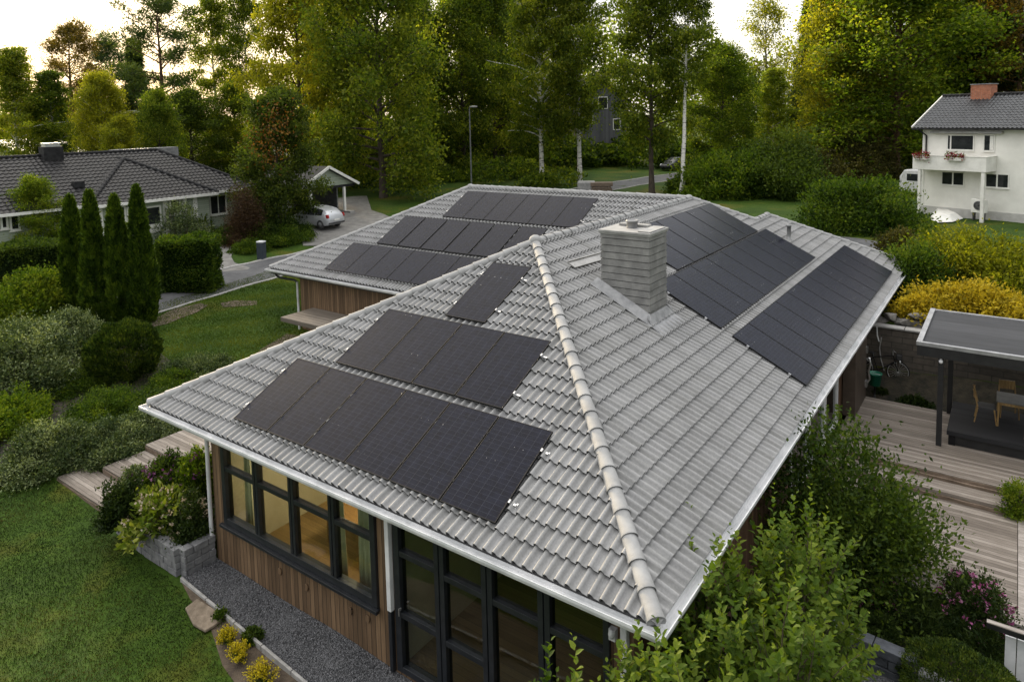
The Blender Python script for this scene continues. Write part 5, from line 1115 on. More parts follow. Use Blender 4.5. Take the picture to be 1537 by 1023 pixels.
for k in range(8): b.tube([(-.8+.22*k,-.5,.32),(-.8+.22*k,.5,.32)],.11,8)
b.box(-1.0,1.0,-.55,.55,.45,.78); o = b.build('wood_stack', M['riser'], None, local=True, bevel=.03); o.location = tuple(q); o.rotation_euler = (0,0,.5); tag(o,'brown covered wood stack beside the pale storage box','wood stack')

# ================================================================== VEGETATION
LM = {}
LM['mid'] = leafmat('leaf_green', (0.0145,0.0330,0.0044), (0.0551,0.0990,0.0110), (0.1450,0.1875,0.0220), 0.48)
LM['dark'] = leafmat('leaf_dark_green', (0.0120,0.0248,0.0048), (0.0390,0.0697,0.0108), (0.0975,0.1364,0.0204), 0.42)
LM['fresh'] = leafmat('leaf_fresh_green', (0.0234,0.0494,0.0040), (0.0806,0.1365,0.0100), (0.2015,0.2405,0.0260), 0.50)
LM['birch'] = leafmat('leaf_birch', (0.0224,0.0420,0.0055), (0.0728,0.1140,0.0110), (0.1750,0.2025,0.0220), 0.52)
LM['yellow'] = leafmat('leaf_yellow_green', (0.0495,0.0720,0.0060), (0.1650,0.1800,0.0120), (0.3190,0.3000,0.0200), 0.50)
LM['gold'] = leafmat('leaf_gold', (.11,.10,.008), (.38,.29,.018), (.60,.47,.04), .4, tr_col=(1.3,1.2,.6))
LM['bloom'] = leafmat('bloom_yellow', (.10,.12,.008), (.50,.39,.010), (.66,.54,.035), .3, tr_col=(1.1,1.1,.5), var=.05)
LM['near'] = leafmat('leaf_near_bush', (.020,.044,.004), (.066,.112,.010), (.165,.205,.026), .4)
LM['deep'] = leafmat('leaf_shade', (.006,.014,.003), (.019,.036,.007), (.048,.070,.014), .25)  # shade of the terrace bed put into the leaf colour; also dark planter leaves
LM['lawn'] = leafmat('grass_blade_back', (.022,.046,.004), (.062,.098,.009), (.15,.155,.018), .35)
LM['hosta'] = leafmat('leaf_hosta', (.04,.075,.010), (.11,.16,.018), (.24,.26,.05), .35)
LM['pine'] = leafmat('needle_pine', (0.0096,0.0204,0.0065), (0.0288,0.0510,0.0143), (0.0720,0.0986,0.0260), 0.25)
LM['amber'] = leafmat('needle_sunlit_amber', (0.0260,0.0260,0.0060), (0.0910,0.0715,0.0120), (0.2340,0.1495,0.0200), 0.40)  # orange sunlight on the pine crowns put into the needle colour
LM['cypress'] = leafmat('scale_cypress', (0.0125,0.0286,0.0030), (0.0450,0.0832,0.0070), (0.1063,0.1560,0.0140), 0.30, var=.06)
LM['ball'] = leafmat('scale_ball', (0.0096,0.0204,0.0036), (0.0320,0.0578,0.0072), (0.0992,0.1258,0.0156), 0.30)
LM['pale'] = leafmat('leaf_variegated', (0.0180,0.0330,0.0117), (0.0675,0.0990,0.0364), (0.2850,0.3300,0.1690), 0.30)
LM['rowan'] = leafmat('leaf_rowan', (0.0170,0.0306,0.0072), (0.0476,0.0748,0.0156), (0.1054,0.1326,0.0288), 0.42)
LM['red'] = leafmat('leaf_red', (.06,.035,.008), (.13,.062,.014), (.22,.12,.02), .35, tr_col=(1.5,1.0,.5))
LM['purple'] = leafmat('leaf_bronze', (0.0208,0.0130,0.0084), (0.0520,0.0286,0.0156), (0.0975,0.0650,0.0312), .2)
LM['brown'] = leafmat('leaf_olive_brown', (0.0168,0.0196,0.0055), (0.0504,0.0504,0.0132), (0.1190,0.1050,0.0264), 0.35)
LM['pink'] = leafmat('petal_pink', (.22,.05,.13), (.38,.12,.26), (.55,.28,.42), .3, tr_col=(1.2,.9,1.1), var=.05)
LM['mauve'] = leafmat('petal_mauve', (.10,.03,.09), (.20,.07,.17), (.34,.17,.28), .3, tr_col=(1.2,.9,1.1), var=.05)
LM['cream'] = leafmat('petal_cream', (.35,.27,.20), (.5,.42,.32), (.62,.56,.45), .3, tr_col=(1.1,1,.8), var=.05)
LM['redflower'] = leafmat('petal_red', (.12,.012,.02), (.22,.025,.035), (.34,.06,.07), .3, tr_col=(1.2,.8,.8), var=.05)
LM['grass'] = leafmat('grass_blade', (.006,.016,.002), (.017,.034,.004), (.070,.058,.014), .25)
def _scaled(src, name, f, tr):
    m = LM[src].copy(); m.name = name
    for n in m.node_tree.nodes:
        if n.type == 'VALTORGB':
            for e in n.color_ramp.elements: c = e.color; e.color = (min(1,c[0]*f[0]), min(1,c[1]*f[1]), min(1,c[2]*f[2]), 1)
        if n.type == 'MIX_SHADER': n.inputs['Fac'].default_value = tr
    LM['t_'+src] = m
for k_, f_ in (('mid',(1.55,1.34,1.4)),('dark',(1.75,1.52,1.5)),('fresh',(1.38,1.25,1.4)),('birch',(1.42,1.28,1.4)),('yellow',(1.08,1.08,1.4)),('rowan',(1.25,1.2,1.1)),('pine',(1.3,1.3,1.2))): _scaled(k_, 'crown_'+k_, f_, (.58 if k_ != 'pine' else .3))
M['bark'] = mat('bark', (.030,.022,.016), (.085,.066,.05), 4, .9, .9, 14, stretch=(4,4,.7), detail=8)
M['pine_bark'] = mat('pine_bark', (.045,.024,.015), (.14,.075,.042), 3, .9, .9, 12, stretch=(4,4,.8), detail=8)
M['birch_bark'] = mat('birch_bark', (.022,.02,.018), (.62,.60,.56), 1.7, .75, .2, 20, stretch=(1,1,4.5), lo=.36, hi=.47)
M['twig'] = mat('twig', (.05,.036,.022), (.10,.075,.05), 6, .85)

def unit(v): return v/(np.linalg.norm(v, axis=-1, keepdims=True)+1e-9)
def leaf_mesh(name, P, D, Ln, Wd, rng, tint, big=False, nb=None):
    """one folded leaf per point; big leaves get six corners, the small ones four"""
    n = len(P); D = unit(D); Rn = rng.normal(size=(n,3)) if nb is None else nb
    S = unit(np.cross(D, Rn)); Nn = np.cross(S, D); Ln = np.broadcast_to(Ln, (n,))[:,None]; Wd = np.broadcast_to(Wd, (n,))[:,None]
    if big:
        V = np.stack([P, P+D*Ln*.32+S*Wd*.5+Nn*Wd*.18, P+D*Ln*.70+S*Wd*.36+Nn*Wd*.10, P+D*Ln-Nn*Wd*.12, P+D*Ln*.70-S*Wd*.36+Nn*Wd*.10, P+D*Ln*.32-S*Wd*.5+Nn*Wd*.18], 1).reshape(-1,3)
        F = (np.array([(0,1,2,3),(0,3,4,5)])[None]+6*np.arange(n)[:,None,None]).reshape(-1,4); k = 6
    else:
        V = np.stack([P, P+D*Ln*.45+S*Wd*.5+Nn*Wd*.15, P+D*Ln, P+D*Ln*.45-S*Wd*.5+Nn*Wd*.15], 1).reshape(-1,3)
        F = (np.array([(0,1,2,3)])[None]+4*np.arange(n)[:,None,None]).reshape(-1,4); k = 4
    return mesh_np(name, V, F, np.repeat(np.clip(tint, 0, 1), k))

def tree_data(style, seed, H, R, cb, nl, ns, per, leaf, sig, tr=None):
    """tapered trunk, limbs and twigs grown from it, leaves in clumps at the twigs"""
    rg = np.random.default_rng(seed); tb = MB(); tr = tr or H*(.0095 if style == 'birch' else .014)
    zs = np.linspace(0, H*.97, 12); wx = np.cumsum(rg.normal(0, .012*H/6, 12)); wy = np.cumsum(rg.normal(0, .012*H/6, 12)); wx -= wx[0]; wy -= wy[0]
    T = np.stack([wx, wy, zs], 1); tb.tube(T, tr*np.maximum(1-zs/H, .05)**.8*np.where(zs < .3, 1.35, 1), 8, cap=False)
    def at(z): return np.array([np.interp(z, zs, wx), np.interp(z, zs, wy), z])
    tips = []; az0 = rg.uniform(0, 6)
    for i in range(nl):
        u = (i+.5)/nl; 
        if style == 'spruce': u = u**1.15
        z = H*(cb+(1-cb)*u*.97); az = az0+i*2.399+rg.normal(0,.3)
        if style == 'spruce': Lr = R*(1-u)**.85*rg.uniform(.75,1.1)+.25; el = math.radians(25*u-8+rg.normal(0,6)); dr = -.16*Lr
        elif style == 'pine': Lr = R*(.45+.75*math.sin(PI*min(1,u*.85+.12)))*rg.uniform(.55,1.1); el = math.radians(5+50*u+rg.normal(0,10)); dr = -.05*Lr
        elif style == 'birch': Lr = R*(.35+.75*math.sin(PI*(.12+.80*u)**.8))*rg.uniform(.6,1.15); el = math.radians(38+32*u+rg.normal(0,9)); dr = -.32*Lr
        else: Lr = R*math.sqrt(max(.06, 1-((u-.38)/.66)**2))*rg.uniform(.7,1.12); el = math.radians(8+62*u+rg.normal(0,10)); dr = -.08*Lr
        d = np.array([math.cos(az)*math.cos(el), math.sin(az)*math.cos(el), math.sin(el)]); b0 = at(z)
        s = np.linspace(0,1,5)[:,None]; side = np.array([-d[1],d[0],0])*rg.normal(0,.12)*Lr
        Pl = b0+d*Lr*s+np.array([0,0,dr])*s**2+side*s**2; r0 = max(.02, tr*.42*(1-z/H)**.7+.012)
        tb.tube(Pl, np.linspace(r0,r0*.25,5), 5, cap=False)
        for k in range(ns):
            sk = rg.uniform(.30,1.0); p0 = b0+d*Lr*sk+np.array([0,0,dr])*sk**2+side*sk**2; a2 = az+rg.choice([-1,1])*rg.uniform(.35,1.15); e2 = el*.6+rg.normal(0,.35)
            l2 = Lr*rg.uniform(.22,.42)*(1.15-.5*sk); d2 = np.array([math.cos(a2)*math.cos(e2), math.sin(a2)*math.cos(e2), math.sin(e2)]); p1 = p0+d2*l2
            if k % 2 == 0: tb.tube([p0, (p0+p1)/2+rg.normal(0,.03,3), p1], [r0*.35,r0*.25,r0*.12], 4, cap=False)
            tips += [(p1, d2), (p0*.45+p1*.55, d2)]
        tips.append((Pl[-1], d)); tips.append((Pl[3], d))
    tips.append((at(H*.96), np.array([0,0,1.])))
    TP_ = np.array([t[0] for t in tips]); TD = np.array([t[1] for t in tips]); nt_ = len(TP_)
    cl = np.repeat(np.arange(nt_), rg.poisson(per, nt_)); n = len(cl); off = rg.normal(0, 1, (n,3))*np.array(sig)
    P = TP_[cl]+off; D = rg.normal(0, 1, (n,3))
    if style == 'birch': 
        hang = rg.exponential(.55, n)*H/20*.9; sp = rg.integers(0, 7, n); ph = (cl*7+sp)*2.4; P = TP_[cl]+np.stack([np.cos(ph),np.sin(ph),0*ph],1)*(.30+.35*(sp/7))[:,None]*H/20+rg.normal(0,.10,(n,3))*H/20; P[:,2] -= hang; D = D*.6+np.array([0,0,-1.1])
    elif style == 'spruce': P = TP_[cl]+off-TD[cl]*rg.uniform(0,.5,n)[:,None]*R*.25; D = TD[cl]*1.2+D*.5+np.array([0,0,-.35])
    elif style == 'pine': D = D*.8+off/np.array(sig)*.6+np.array([0,0,.5])
    else: D = D*.9+off/np.array(sig)*.5
    ti = .5+rg.normal(0,.15,nt_)[cl]+rg.normal(0,.13,n)
    if style in ('spruce','pine'): Ln = leaf*rg.uniform(.8,1.7,n); Wd = Ln*.24
    else: Ln = leaf*rg.uniform(.7,1.35,n); Wd = Ln*.62
    return tb, leaf_mesh('crown', P, D, Ln, Wd, rg, ti)
PROTO = {}
SPEC = {  # style, seed, H, R, crown base, limbs, twigs, leaves per clump, leaf, clump spread
 'birch_a': ('birch', 1, 20, 3.6, .20, 56, 6, 46, .20, (.4,.4,.5)), 'birch_b': ('birch', 2, 20, 3.2, .24, 52, 6, 44, .20, (.4,.4,.5)), 'birch_thin': ('birch', 3, 20, 3.2, .30, 32, 5, 36, .19, (.3,.3,.4)),
 'birch_stem': ('birch', 21, 20, 3.2, .50, 34, 5, 44, .19, (.3,.3,.4)),
 'broad_a': ('broad', 4, 16, 4.6, .08, 66, 7, 58, .20, (.46,.46,.36)), 'broad_b': ('broad', 5, 16, 4.4, .10, 64, 7, 58, .20, (.42,.42,.34)), 'broad_c': ('broad', 6, 9, 3.2, .06, 54, 6, 50, .16, (.30,.30,.25)),
 'broad_thin': ('broad', 7, 16, 4.0, .30, 34, 4, 28, .20, (.42,.42,.34)),
 'pine_a': ('pine', 8, 18, 3.4, .42, 34, 6, 42, .24, (.34,.34,.20)), 'pine_b': ('pine', 9, 18, 3.2, .30, 40, 6, 42, .24, (.36,.36,.22)),
 'spruce_a': ('spruce', 10, 18, 3.0, .04, 110, 5, 30, .36, (.22,.22,.16)), 'spruce_b': ('spruce', 12, 18, 2.7, .05, 104, 5, 30, .36, (.22,.22,.16)),
 'rowan_a': ('broad', 13, 7, 2.5, .12, 56, 6, 46, .15, (.24,.24,.22))}
def tree(name, spec, px, dep, top, wpx, leafm, barkm, label, cat='tree', group=None, rz=None, pos=None, lean=0):
    p = AD(px, dep) if pos is None else np.array(pos); leafm = 't_'+leafm if 't_'+leafm in LM else leafm
    if spec not in PROTO: PROTO[spec] = {}
    if 'm' not in PROTO[spec]:
        tb, me = tree_data(*SPEC[spec]); PROTO[spec]['m'] = (tb.mesh('trunk', fix=False), me)
    tm, cm = PROTO[spec]['m']; key = (leafm, barkm)
    if key not in PROTO[spec]:
        a, b = tm.copy(), cm.copy(); a.materials.append(M[barkm]); b.materials.append(LM[leafm]); PROTO[spec][key] = (a, b)
    a, b = PROTO[spec][key]; H, R = SPEC[spec][2], SPEC[spec][3]
    t = thing(name, label, cat, tuple(p-np.array([0,0,.1])), px*.37 if rz is None else rz, group)
    hh = (proj(p)[1]-top)*mpp(p); rr_ = wpx*mpp(p)/2; t.scale = (rr_/R, rr_/R, hh/H)
    if lean: t.rotation_euler[1] = lean
    for nm, me in (('trunk', a), ('crown', b)):
        o = bpy.data.objects.new(nm, me); COL.objects.link(o); o.parent = t
    return t
TREES = [
 # name, spec, px, depth, top py, width px, leaf, bark, label
 ('birch_tree','birch_a',22,64,78,118,'birch','birch_bark','green birch at the far left edge behind the brown roof'),
 ('birch_tree','birch_b',78,66,108,84,'mid','birch_bark','slender dark birch second from the left edge behind the long black roof'),
 ('pine_tree','pine_b',112,84,46,100,'amber','pine_bark','amber topped pine standing above the birches at the left'),
 ('pine_tree','pine_b',172,92,66,80,'pine','pine_bark','ragged dark pine crown between the amber pine and the tall pine'),
 ('birch_tree','broad_b',152,60,124,96,'yellow','birch_bark','bright yellow leaved tree rising behind the bungalow roof'),
 ('birch_tree','broad_c',182,56,188,78,'yellow','birch_bark','small golden yellow tree tight behind the bungalow ridge'),
 ('pine_tree','pine_a',246,74,-22,118,'pine','pine_bark','tall dark scots pine with bare trunk against the white sky'),
 ('spruce_tree','spruce_b',206,86,56,62,'pine','bark','dark spruce just left of the tall scots pine'),
 ('birch_tree','birch_stem',326,80,2,96,'birch','birch_bark','airy birch with white trunk right of the tall scots pine'),
 ('birch_tree','birch_stem',371,78,-22,88,'birch','birch_bark','thin tall birch with drooping sprays left of the glowing yellow birch'),
 ('tree','broad_a',285,68,146,128,'dark','bark','round dark green tree below the airy birch'),
 ('tree','broad_c',236,60,152,84,'mid','bark','small green tree behind the bungalow ridge right of the yellow tree'),
 ('tree','broad_b',352,72,136,100,'mid','bark','green tree filling the gap under the two airy birches'),
 ('birch_tree','birch_a',452,66,-90,150,'yellow','bark','glowing yellow green birch catching the low sun'),
 ('aspen_tree','broad_a',515,74,-60,150,'birch','bark','tall green tree between the glowing birch and the great aspen'),
 ('aspen_tree','broad_a',571,62,-110,215,'mid','bark','great dark green aspen with grey trunk in front of the wood'),
 ('aspen_tree','broad_b',632,78,10,120,'mid','bark','dark green tree right of the great aspen'),
 ('maple_tree','broad_b',695,80,-8,130,'mid','bark','dark tree behind the street lamp left of the sky gap'),
 ('maple_tree','broad_a',742,84,-40,140,'mid','bark','dark broad tree behind the street lamp right side'),
 ('birch_tree','birch_a',812,70,-70,140,'birch','birch_bark','drooping birch with white stem behind the far ridge'),
 ('birch_tree','birch_b',869,69,-90,122,'birch','birch_bark','tall drooping birch next to the grey timber house'),
 ('tree','broad_b',780,90,-20,130,'dark','bark','shaded tree filling the dark gap between lamp and birches'),
 ('birch_tree','birch_a',978,61,-90,150,'birch','bark','large drooping birch beside the street with dark lower trunk'),
 ('birch_tree','birch_stem',1022,58,-40,120,'birch','birch_bark','leaning birch with bright white trunk beside the street bend'),
 ('tree','broad_a',1085,72,84,118,'fresh','bark','yellow green round tree right of the white birch trunk'),
 ('tree','broad_thin',1152,98,16,110,'yellow','bark','sunlit sparse tree in the distance under the clouds'),
 ('birch_tree','birch_b',1160,76,104,70,'fresh','birch_bark','small fresh green birch in front of the sunlit sparse tree'),
 ('spruce_tree','spruce_b',1216,92,-24,62,'pine','bark','narrow dark spruce left of the great lime tree'),
 ('lime_tree','broad_a',1258,74,-30,150,'yellow','bark','yellow topped lime tree at the left flank of the great lime'),
 ('lime_tree','broad_a',1346,70,-90,250,'fresh','pine_bark','great bright green lime tree with twin trunk left of the white house'),
 ('lime_tree','broad_b',1300,80,40,120,'mid','bark','green tree tucked under the left side of the great lime'),
 ('spruce_tree','spruce_a',1440,80,-90,150,'dark','bark','dark spruce behind the brick chimney of the white house'),
 ('spruce_tree','spruce_b',1485,72,-110,140,'pine','bark','dark spruce rising behind the white house roof'),
 ('pine_tree','pine_b',1530,68,-60,130,'amber','pine_bark','amber tinged pine at the right edge above the white house'),
 ('spruce_tree','spruce_a',1395,90,-70,130,'dark','bark','shadowy spruce between the great lime and the brick chimney'),
]
for a in TREES: tree(*a, lean=.07 if a[2] == 1022 else 0)
q = G(421,346); tree('rowan_tree','rowan_a',421,depth(q),160,124,'rowan','bark','rowan tree with reddening crown in front of the carport', pos=q)
# red and orange sprays in the rowan's crown
rw_ = bpy.data.objects.get('rowan_tree'); rg = np.random.default_rng(4); kk = 480
cc = np.array([at_y(a, b_, q[1]-.2+dy) for a, b_, dy in ((404,200,-1.5),(412,180,-1.2),(398,222,-1.6),(420,195,-1.5),(390,208,-1.2),(418,170,-.8),(406,238,-1.7))]); pi_ = rg.integers(0, len(cc), kk)
Pm = cc[pi_]+rg.normal(0,.55,(kk,3))-np.array(rw_.location); sc_ = np.array(rw_.scale); Rz = -rw_.rotation_euler[2]; Pm = np.stack([Pm[:,0]*math.cos(Rz)-Pm[:,1]*math.sin(Rz), Pm[:,0]*math.sin(Rz)+Pm[:,1]*math.cos(Rz), Pm[:,2]], 1)/sc_
o = bpy.data.objects.new('red_leaves', leaf_mesh('red_leaves', Pm, rg.normal(0,1,(kk,3)), .17, .10, rg, rg.uniform(0,1,kk))); o.data.materials.append(LM['red']); COL.objects.link(o); o.parent = rw_

def shrub_mesh(seed, rx, ry, h, leaf, k=5, style='dome', cap=26000, wide=.55, big=False, base=.0):
    """leaves in clumps over an uneven dome, with shoots that break the outline"""
    rg = np.random.default_rng(seed); area = 2*PI*((rx*ry+rx*h+ry*h)/3); n = int(min(cap, k*area/(leaf*leaf*wide*.5)))
    if style == 'box':
        f = rg.choice(5, n, p=np.array([ry*h,ry*h,rx*h,rx*h,2*rx*ry])/(2*ry*h+2*rx*h+2*rx*ry)); a, b_ = rg.uniform(-1,1,n), rg.uniform(0,1,n)
        P = np.zeros((n,3)); Dn = np.zeros((n,3))
        for i in range(5):
            m = f == i
            if i < 2: P[m] = np.stack([np.full(m.sum(), (1,-1)[i])*rx, a[m]*ry, b_[m]*h], 1); Dn[m] = ((1,-1)[i],0,.3)
            elif i < 4: P[m] = np.stack([a[m]*rx, np.full(m.sum(), (1,-1)[i-2])*ry, b_[m]*h], 1); Dn[m] = (0,(1,-1)[i-2],.3)
            else: P[m] = np.stack([a[m]*rx, (b_[m]*2-1)*ry, np.full(m.sum(), h)], 1); Dn[m] = (0,0,1)
        bump_ = .10*np.sin(P[:,0]*2.7+seed)+.09*np.sin(P[:,1]*3.3+1)+.08*np.sin(P[:,2]*4.1+P[:,1]*2); P = P+Dn*(bump_-np.abs(rg.normal(0,.16,n)))[:,None]
        clu = np.floor(P*2.2).astype(int)@np.array([7,31,57]) % 97; ti = .48+np.random.default_rng(1).normal(0,.13,97)[clu]+rg.normal(0,.15,n)
        D = Dn+rg.normal(0,.7,(n,3))
    else:
        nc = int(np.clip(area/(max(rx,h)*.22)**2, 40, 260)); d = rg.normal(0,1,(nc,3)); d[:,2] = np.abs(d[:,2])*1.0-.12; d = unit(d)
        lump = 1+.13*np.sin(d[:,0]*5+seed)+.10*np.sin(d[:,1]*7+d[:,2]*5+seed*2)+.08*rg.normal(0,1,nc)
        rad = lump*np.where(rg.uniform(0,1,nc) < .72, rg.uniform(.86,1.0,nc), rg.uniform(.45,.85,nc))
        Cn = d*rad[:,None]*np.array([rx,ry,h]); Cn[:,2] = np.maximum(Cn[:,2], .04*h)
        c = rg.integers(0, nc, n); sg = max(rx,ry,h)*.125; off = rg.normal(0,1,(n,3))
        P = Cn[c]+off*sg*np.array([1,1,.8]); P[:,2] = np.maximum(P[:,2], .02); ti = .48+rg.normal(0,.14,nc)[c]+rg.normal(0,.14,n)
        D = d[c]*.7+rg.normal(0,.75,(n,3))+np.array([0,0,.35])
        if style == 'spiky':
            ns_ = 70; ds = rg.normal(0,1,(ns_,3)); ds[:,2] = np.abs(ds[:,2])+.25; ds = unit(ds); m = 26; s = np.tile(np.linspace(0,1,m), ns_); j = np.repeat(np.arange(ns_), m)
            ln = rg.uniform(.14,.34,ns_)*h; gd = unit(ds*.5+np.array([0,0,1.])+rg.normal(0,.25,(ns_,3))); P2 = ds[j]*np.array([rx,ry,h])*.90+gd[j]*(s*ln[j])[:,None]; D2 = gd[j]*.9+rg.normal(0,.7,(len(j),3))
            P = np.concatenate([P,P2]); D = np.concatenate([D,D2]); ti = np.concatenate([ti, .62+rg.normal(0,.14,len(j))]); n = len(P)
    return leaf_mesh('foliage', P, D, leaf*rg.uniform(.7,1.35,n), leaf*wide*rg.uniform(.75,1.2,n), rg, ti, big)
def stems_mesh(seed, rx, ry, h, n=14, r=.02):
    rg = np.random.default_rng(seed); mb = MB()
    for i in range(n):
        a = rg.uniform(0,2*PI); e = rg.uniform(.5,.95); p1 = np.array([math.cos(a)*rx*.75*(1-e*.5),math.sin(a)*ry*.75*(1-e*.5),h*e*.85]); p0 = np.array([math.cos(a)*rx*.12,math.sin(a)*ry*.12,-.05])
        mb.tube([p0,(p0+p1)/2+rg.normal(0,.04,3)*rx,p1],[r,r*.7,r*.3],5,cap=False)
    return mb.mesh('stem', fix=False)
NSEED = [100]
def shrub(name, px, pyb, wpx, top, leafm, leaf, label, cat='shrub', style='dome', k=5, group=None, flat=1.0, wide=.55, cap=26000, big=False, pos=None, zb=None, deep=.85, flowers=None):
    NSEED[0] += 1; q = (G(px,pyb) if zb is None else at_z(px,pyb,zb)) if pos is None else np.array(pos)
    vd = np.array([q[0]-CAM_P[0], q[1]-CAM_P[1], 0]); vd /= np.linalg.norm(vd); r = wpx*mpp(q)/2
    c = q+vd*r*flat*deep*(1 if pos is None else 0); c[2] = th(c[0],c[1])-.03 if zb is None and pos is None else q[2]
    r = wpx*mpp(c)/2; h = max(.2, (proj(c)[1]-top)*mpp(c))
    ang = math.atan2(vd[1], vd[0])
    t = thing(name, label, cat, tuple(c), ang, group)
    link('foliage', shrub_mesh(NSEED[0], r*flat*.93, r*.93, h*.95, leaf, k, style, cap, wide, big), LM[leafm], t)
    link('stem', stems_mesh(NSEED[0], r*flat, r, h), M['twig'], t)
    if flowers:
        fm, nf, fs = flowers; rg = np.random.default_rng(NSEED[0]+7); d = rg.normal(0,1,(nf,3)); d[:,2] = np.abs(d[:,2]); d = unit(d); Cn = d*np.array([r*flat,r,h])*rg.uniform(.88,1.08,nf)[:,None]
        m = 7; j = np.repeat(np.arange(nf), m); P = Cn[j]+rg.normal(0,fs*.5,(nf*m,3)); link('blossoms', leaf_mesh('blossoms', P, d[j]+rg.normal(0,.8,(nf*m,3)), fs, fs*.8, rg, rg.uniform(0,1,nf*m)), LM[fm], t)
    return t
# ---- left garden
def column(px, pyb, wpx, top, label, seed):
    q = G(px,pyb); r = wpx*mpp(q)/2; h = (pyb-top)*mpp(q)*.985; rg = np.random.default_rng(seed); n = 15000
    u = rg.beta(1.05,1.25,n); a = rg.uniform(0,2*PI,n); prof = np.minimum(1, 1.10*(1-u)**.55)*np.clip(.70+u*1.5,0,1)
    lum = 1+.10*np.sin(a*4+u*9+seed)+.07*np.sin(a*7-u*23)+.05*np.sin(u*60+a*3); rr_ = r*prof*lum*(1-np.abs(rg.normal(0,.10,n)))
    P = np.stack([np.cos(a)*rr_, np.sin(a)*rr_, u*h], 1); D = np.stack([np.cos(a)*.35, np.sin(a)*.35, np.ones(n)], 1)+rg.normal(0,.3,(n,3))
    clu = (np.floor(a*3).astype(int)*13+np.floor(u*18).astype(int)*29) % 83; ti = .48+np.random.default_rng(seed+1).normal(0,.16,83)[clu]+rg.normal(0,.15,n)
    t = thing('cypress', label, 'cypress', tuple(q), seed, 'columnar cypresses by the hedge'); link('foliage', leaf_mesh('foliage', P, D, .20*rg.uniform(.6,1.3,n), .075, rg, ti), LM['cypress'], t)
    b = MB(); b.tube([(0,0,-.1),(0,0,h*.9)],[.07,.02],6); b.build('trunk', M['bark'], t, local=True)
column(118,480,42,291,'leftmost of the four slim columnar cypresses',1); column(148,486,42,284,'slightly stout columnar cypress, second from the left in the row of four',2)
column(184,484,41,290,'columnar cypress third from the left in the row of four',3); column(218,482,41,276,'tallest of the four columnar cypresses, right end of the row beside the clipped hedge',4)
def ball(name, px, pyb, wpx, top, leafm, leaf, n, label, cat, zb=None, seed=3, vert=.9):
    q = G(px,pyb) if zb is None else at_z(px,pyb,zb); vd = np.array([q[0]-CAM_P[0], q[1]-CAM_P[1], 0]); vd /= np.linalg.norm(vd); c = q+vd*wpx*mpp(q)*.36; r = wpx*mpp(c)/2; h = (proj(c)[1]-top)*mpp(c)*.97
    rg = np.random.default_rng(seed); d = unit(rg.normal(0,1,(n,3))); lum = 1+.05*np.sin(d[:,0]*9+d[:,2]*4)+.05*np.sin(d[:,1]*11+d[:,0]*5)+.03*np.sin(d[:,2]*19+d[:,1]*7)
    rr_ = lum*(1-np.abs(rg.normal(0,.07,n))); P = d*rr_[:,None]*np.array([r,r,h*.5])+np.array([0,0,h*.5]); D = d*.6+np.array([0,0,vert])+rg.normal(0,.3,(n,3))
    cl = (np.floor(np.arctan2(d[:,1],d[:,0])*5).astype(int)*13+np.floor(d[:,2]*5).astype(int)*29) % 83; ti = .46+np.random.default_rng(seed+1).normal(0,.12,83)[cl]+rg.normal(0,.16,n)
    t = thing(name, label, cat, tuple(c)); link('foliage', leaf_mesh('foliage', P, D, leaf*rg.uniform(.6,1.3,n), leaf*.42, rg, ti), LM[leafm], t); b = MB(); b.tube([(0,0,-.1),(0,0,h*.6)],[.06,.03],6); b.build('stem', M['twig'], t, local=True)
def hedge(a, b_, wd2, top_px, label, leafm, k=4.5, leaf=.14):
    NSEED[0] += 1; a = np.array(a); b_ = np.array(b_); c = (a+b_)/2; d = b_-a; Lh = np.linalg.norm(d[:2])/2; c[2] = th(c[0],c[1]); h = (proj(c)[1]-top_px)*mpp(c)
    t = thing('hedge', label, 'hedge', tuple(c), math.atan2(d[1], d[0])); link('foliage', shrub_mesh(NSEED[0], Lh, wd2, h, leaf, k, 'box', 30000), LM[leafm], t)
    bb = MB(); bb.box(-Lh+.22,Lh-.22,-wd2+.25,wd2-.25,0,h-.25); bb.build('core', LM[leafm], t, local=True)
hedge(G(240,445)+np.array([-.9,.7,0]), G(327,442)+np.array([-.75,.55,0]), .75, 354, 'thick clipped hedge between the cypresses and the street', 'mid')
hedge(G(-60,470)+np.array([-1,1,0]), G(104,452)+np.array([-1,1,0]), .9, 362, 'long dark hedge along the left edge behind the flowering bushes', 'dark')
ball('round_bush',191,580,101,481,'ball',.13,16000,'clipped round dark yew ball on the lawn','shrub')
shrub('bush',48,500,116,412,'fresh',.13,'light green arching bush in front of the dark hedge','shrub','spiky',5)
shrub('bush',112,535,70,466,'pale',.09,'pale variegated bush between the arching bush and the yew ball','shrub','spiky',5)
shrub('bush',38,605,150,486,'pale',.10,'large white flecked shrub at the left edge above the steps','shrub','spiky',5)
shrub('bush',15,662,110,598,'fresh',.09,'green spreading shrub in the lower left corner of the shrub bed','shrub','spiky',5)
shrub('bush',118,590,110,556,'mid',.08,'low dark green ground shrub before the yew ball','shrub','dome',5)
shrub('bush',75,722,120,640,'pale',.075,'low white flecked shrub nearest the lawn','shrub','dome',6)
shrub('bush',165,700,120,640,'pale',.075,'dense silvery shrub leaning over the lowest timber step','shrub','dome',6)
shrub('bush',216,668,90,618,'pale',.07,'small silvery shrub beside the upper timber step','shrub','dome',6)
shrub('bush',250,640,110,596,'dark',.08,'low dark shrub between the yew ball and the roof corner','shrub','dome',5)
shrub('bush',160,640,110,594,'mid',.07,'soft grassy green clump behind the silvery shrubs','shrub','dome',5)
shrub('bush',300,575,90,538,'pale',.07,'low pale cover bush at the lawn edge near the roof hip','shrub','dome',5)
shrub('bush',262,590,70,560,'mid',.07,'small green cushion right of the yew ball','shrub','dome',5)
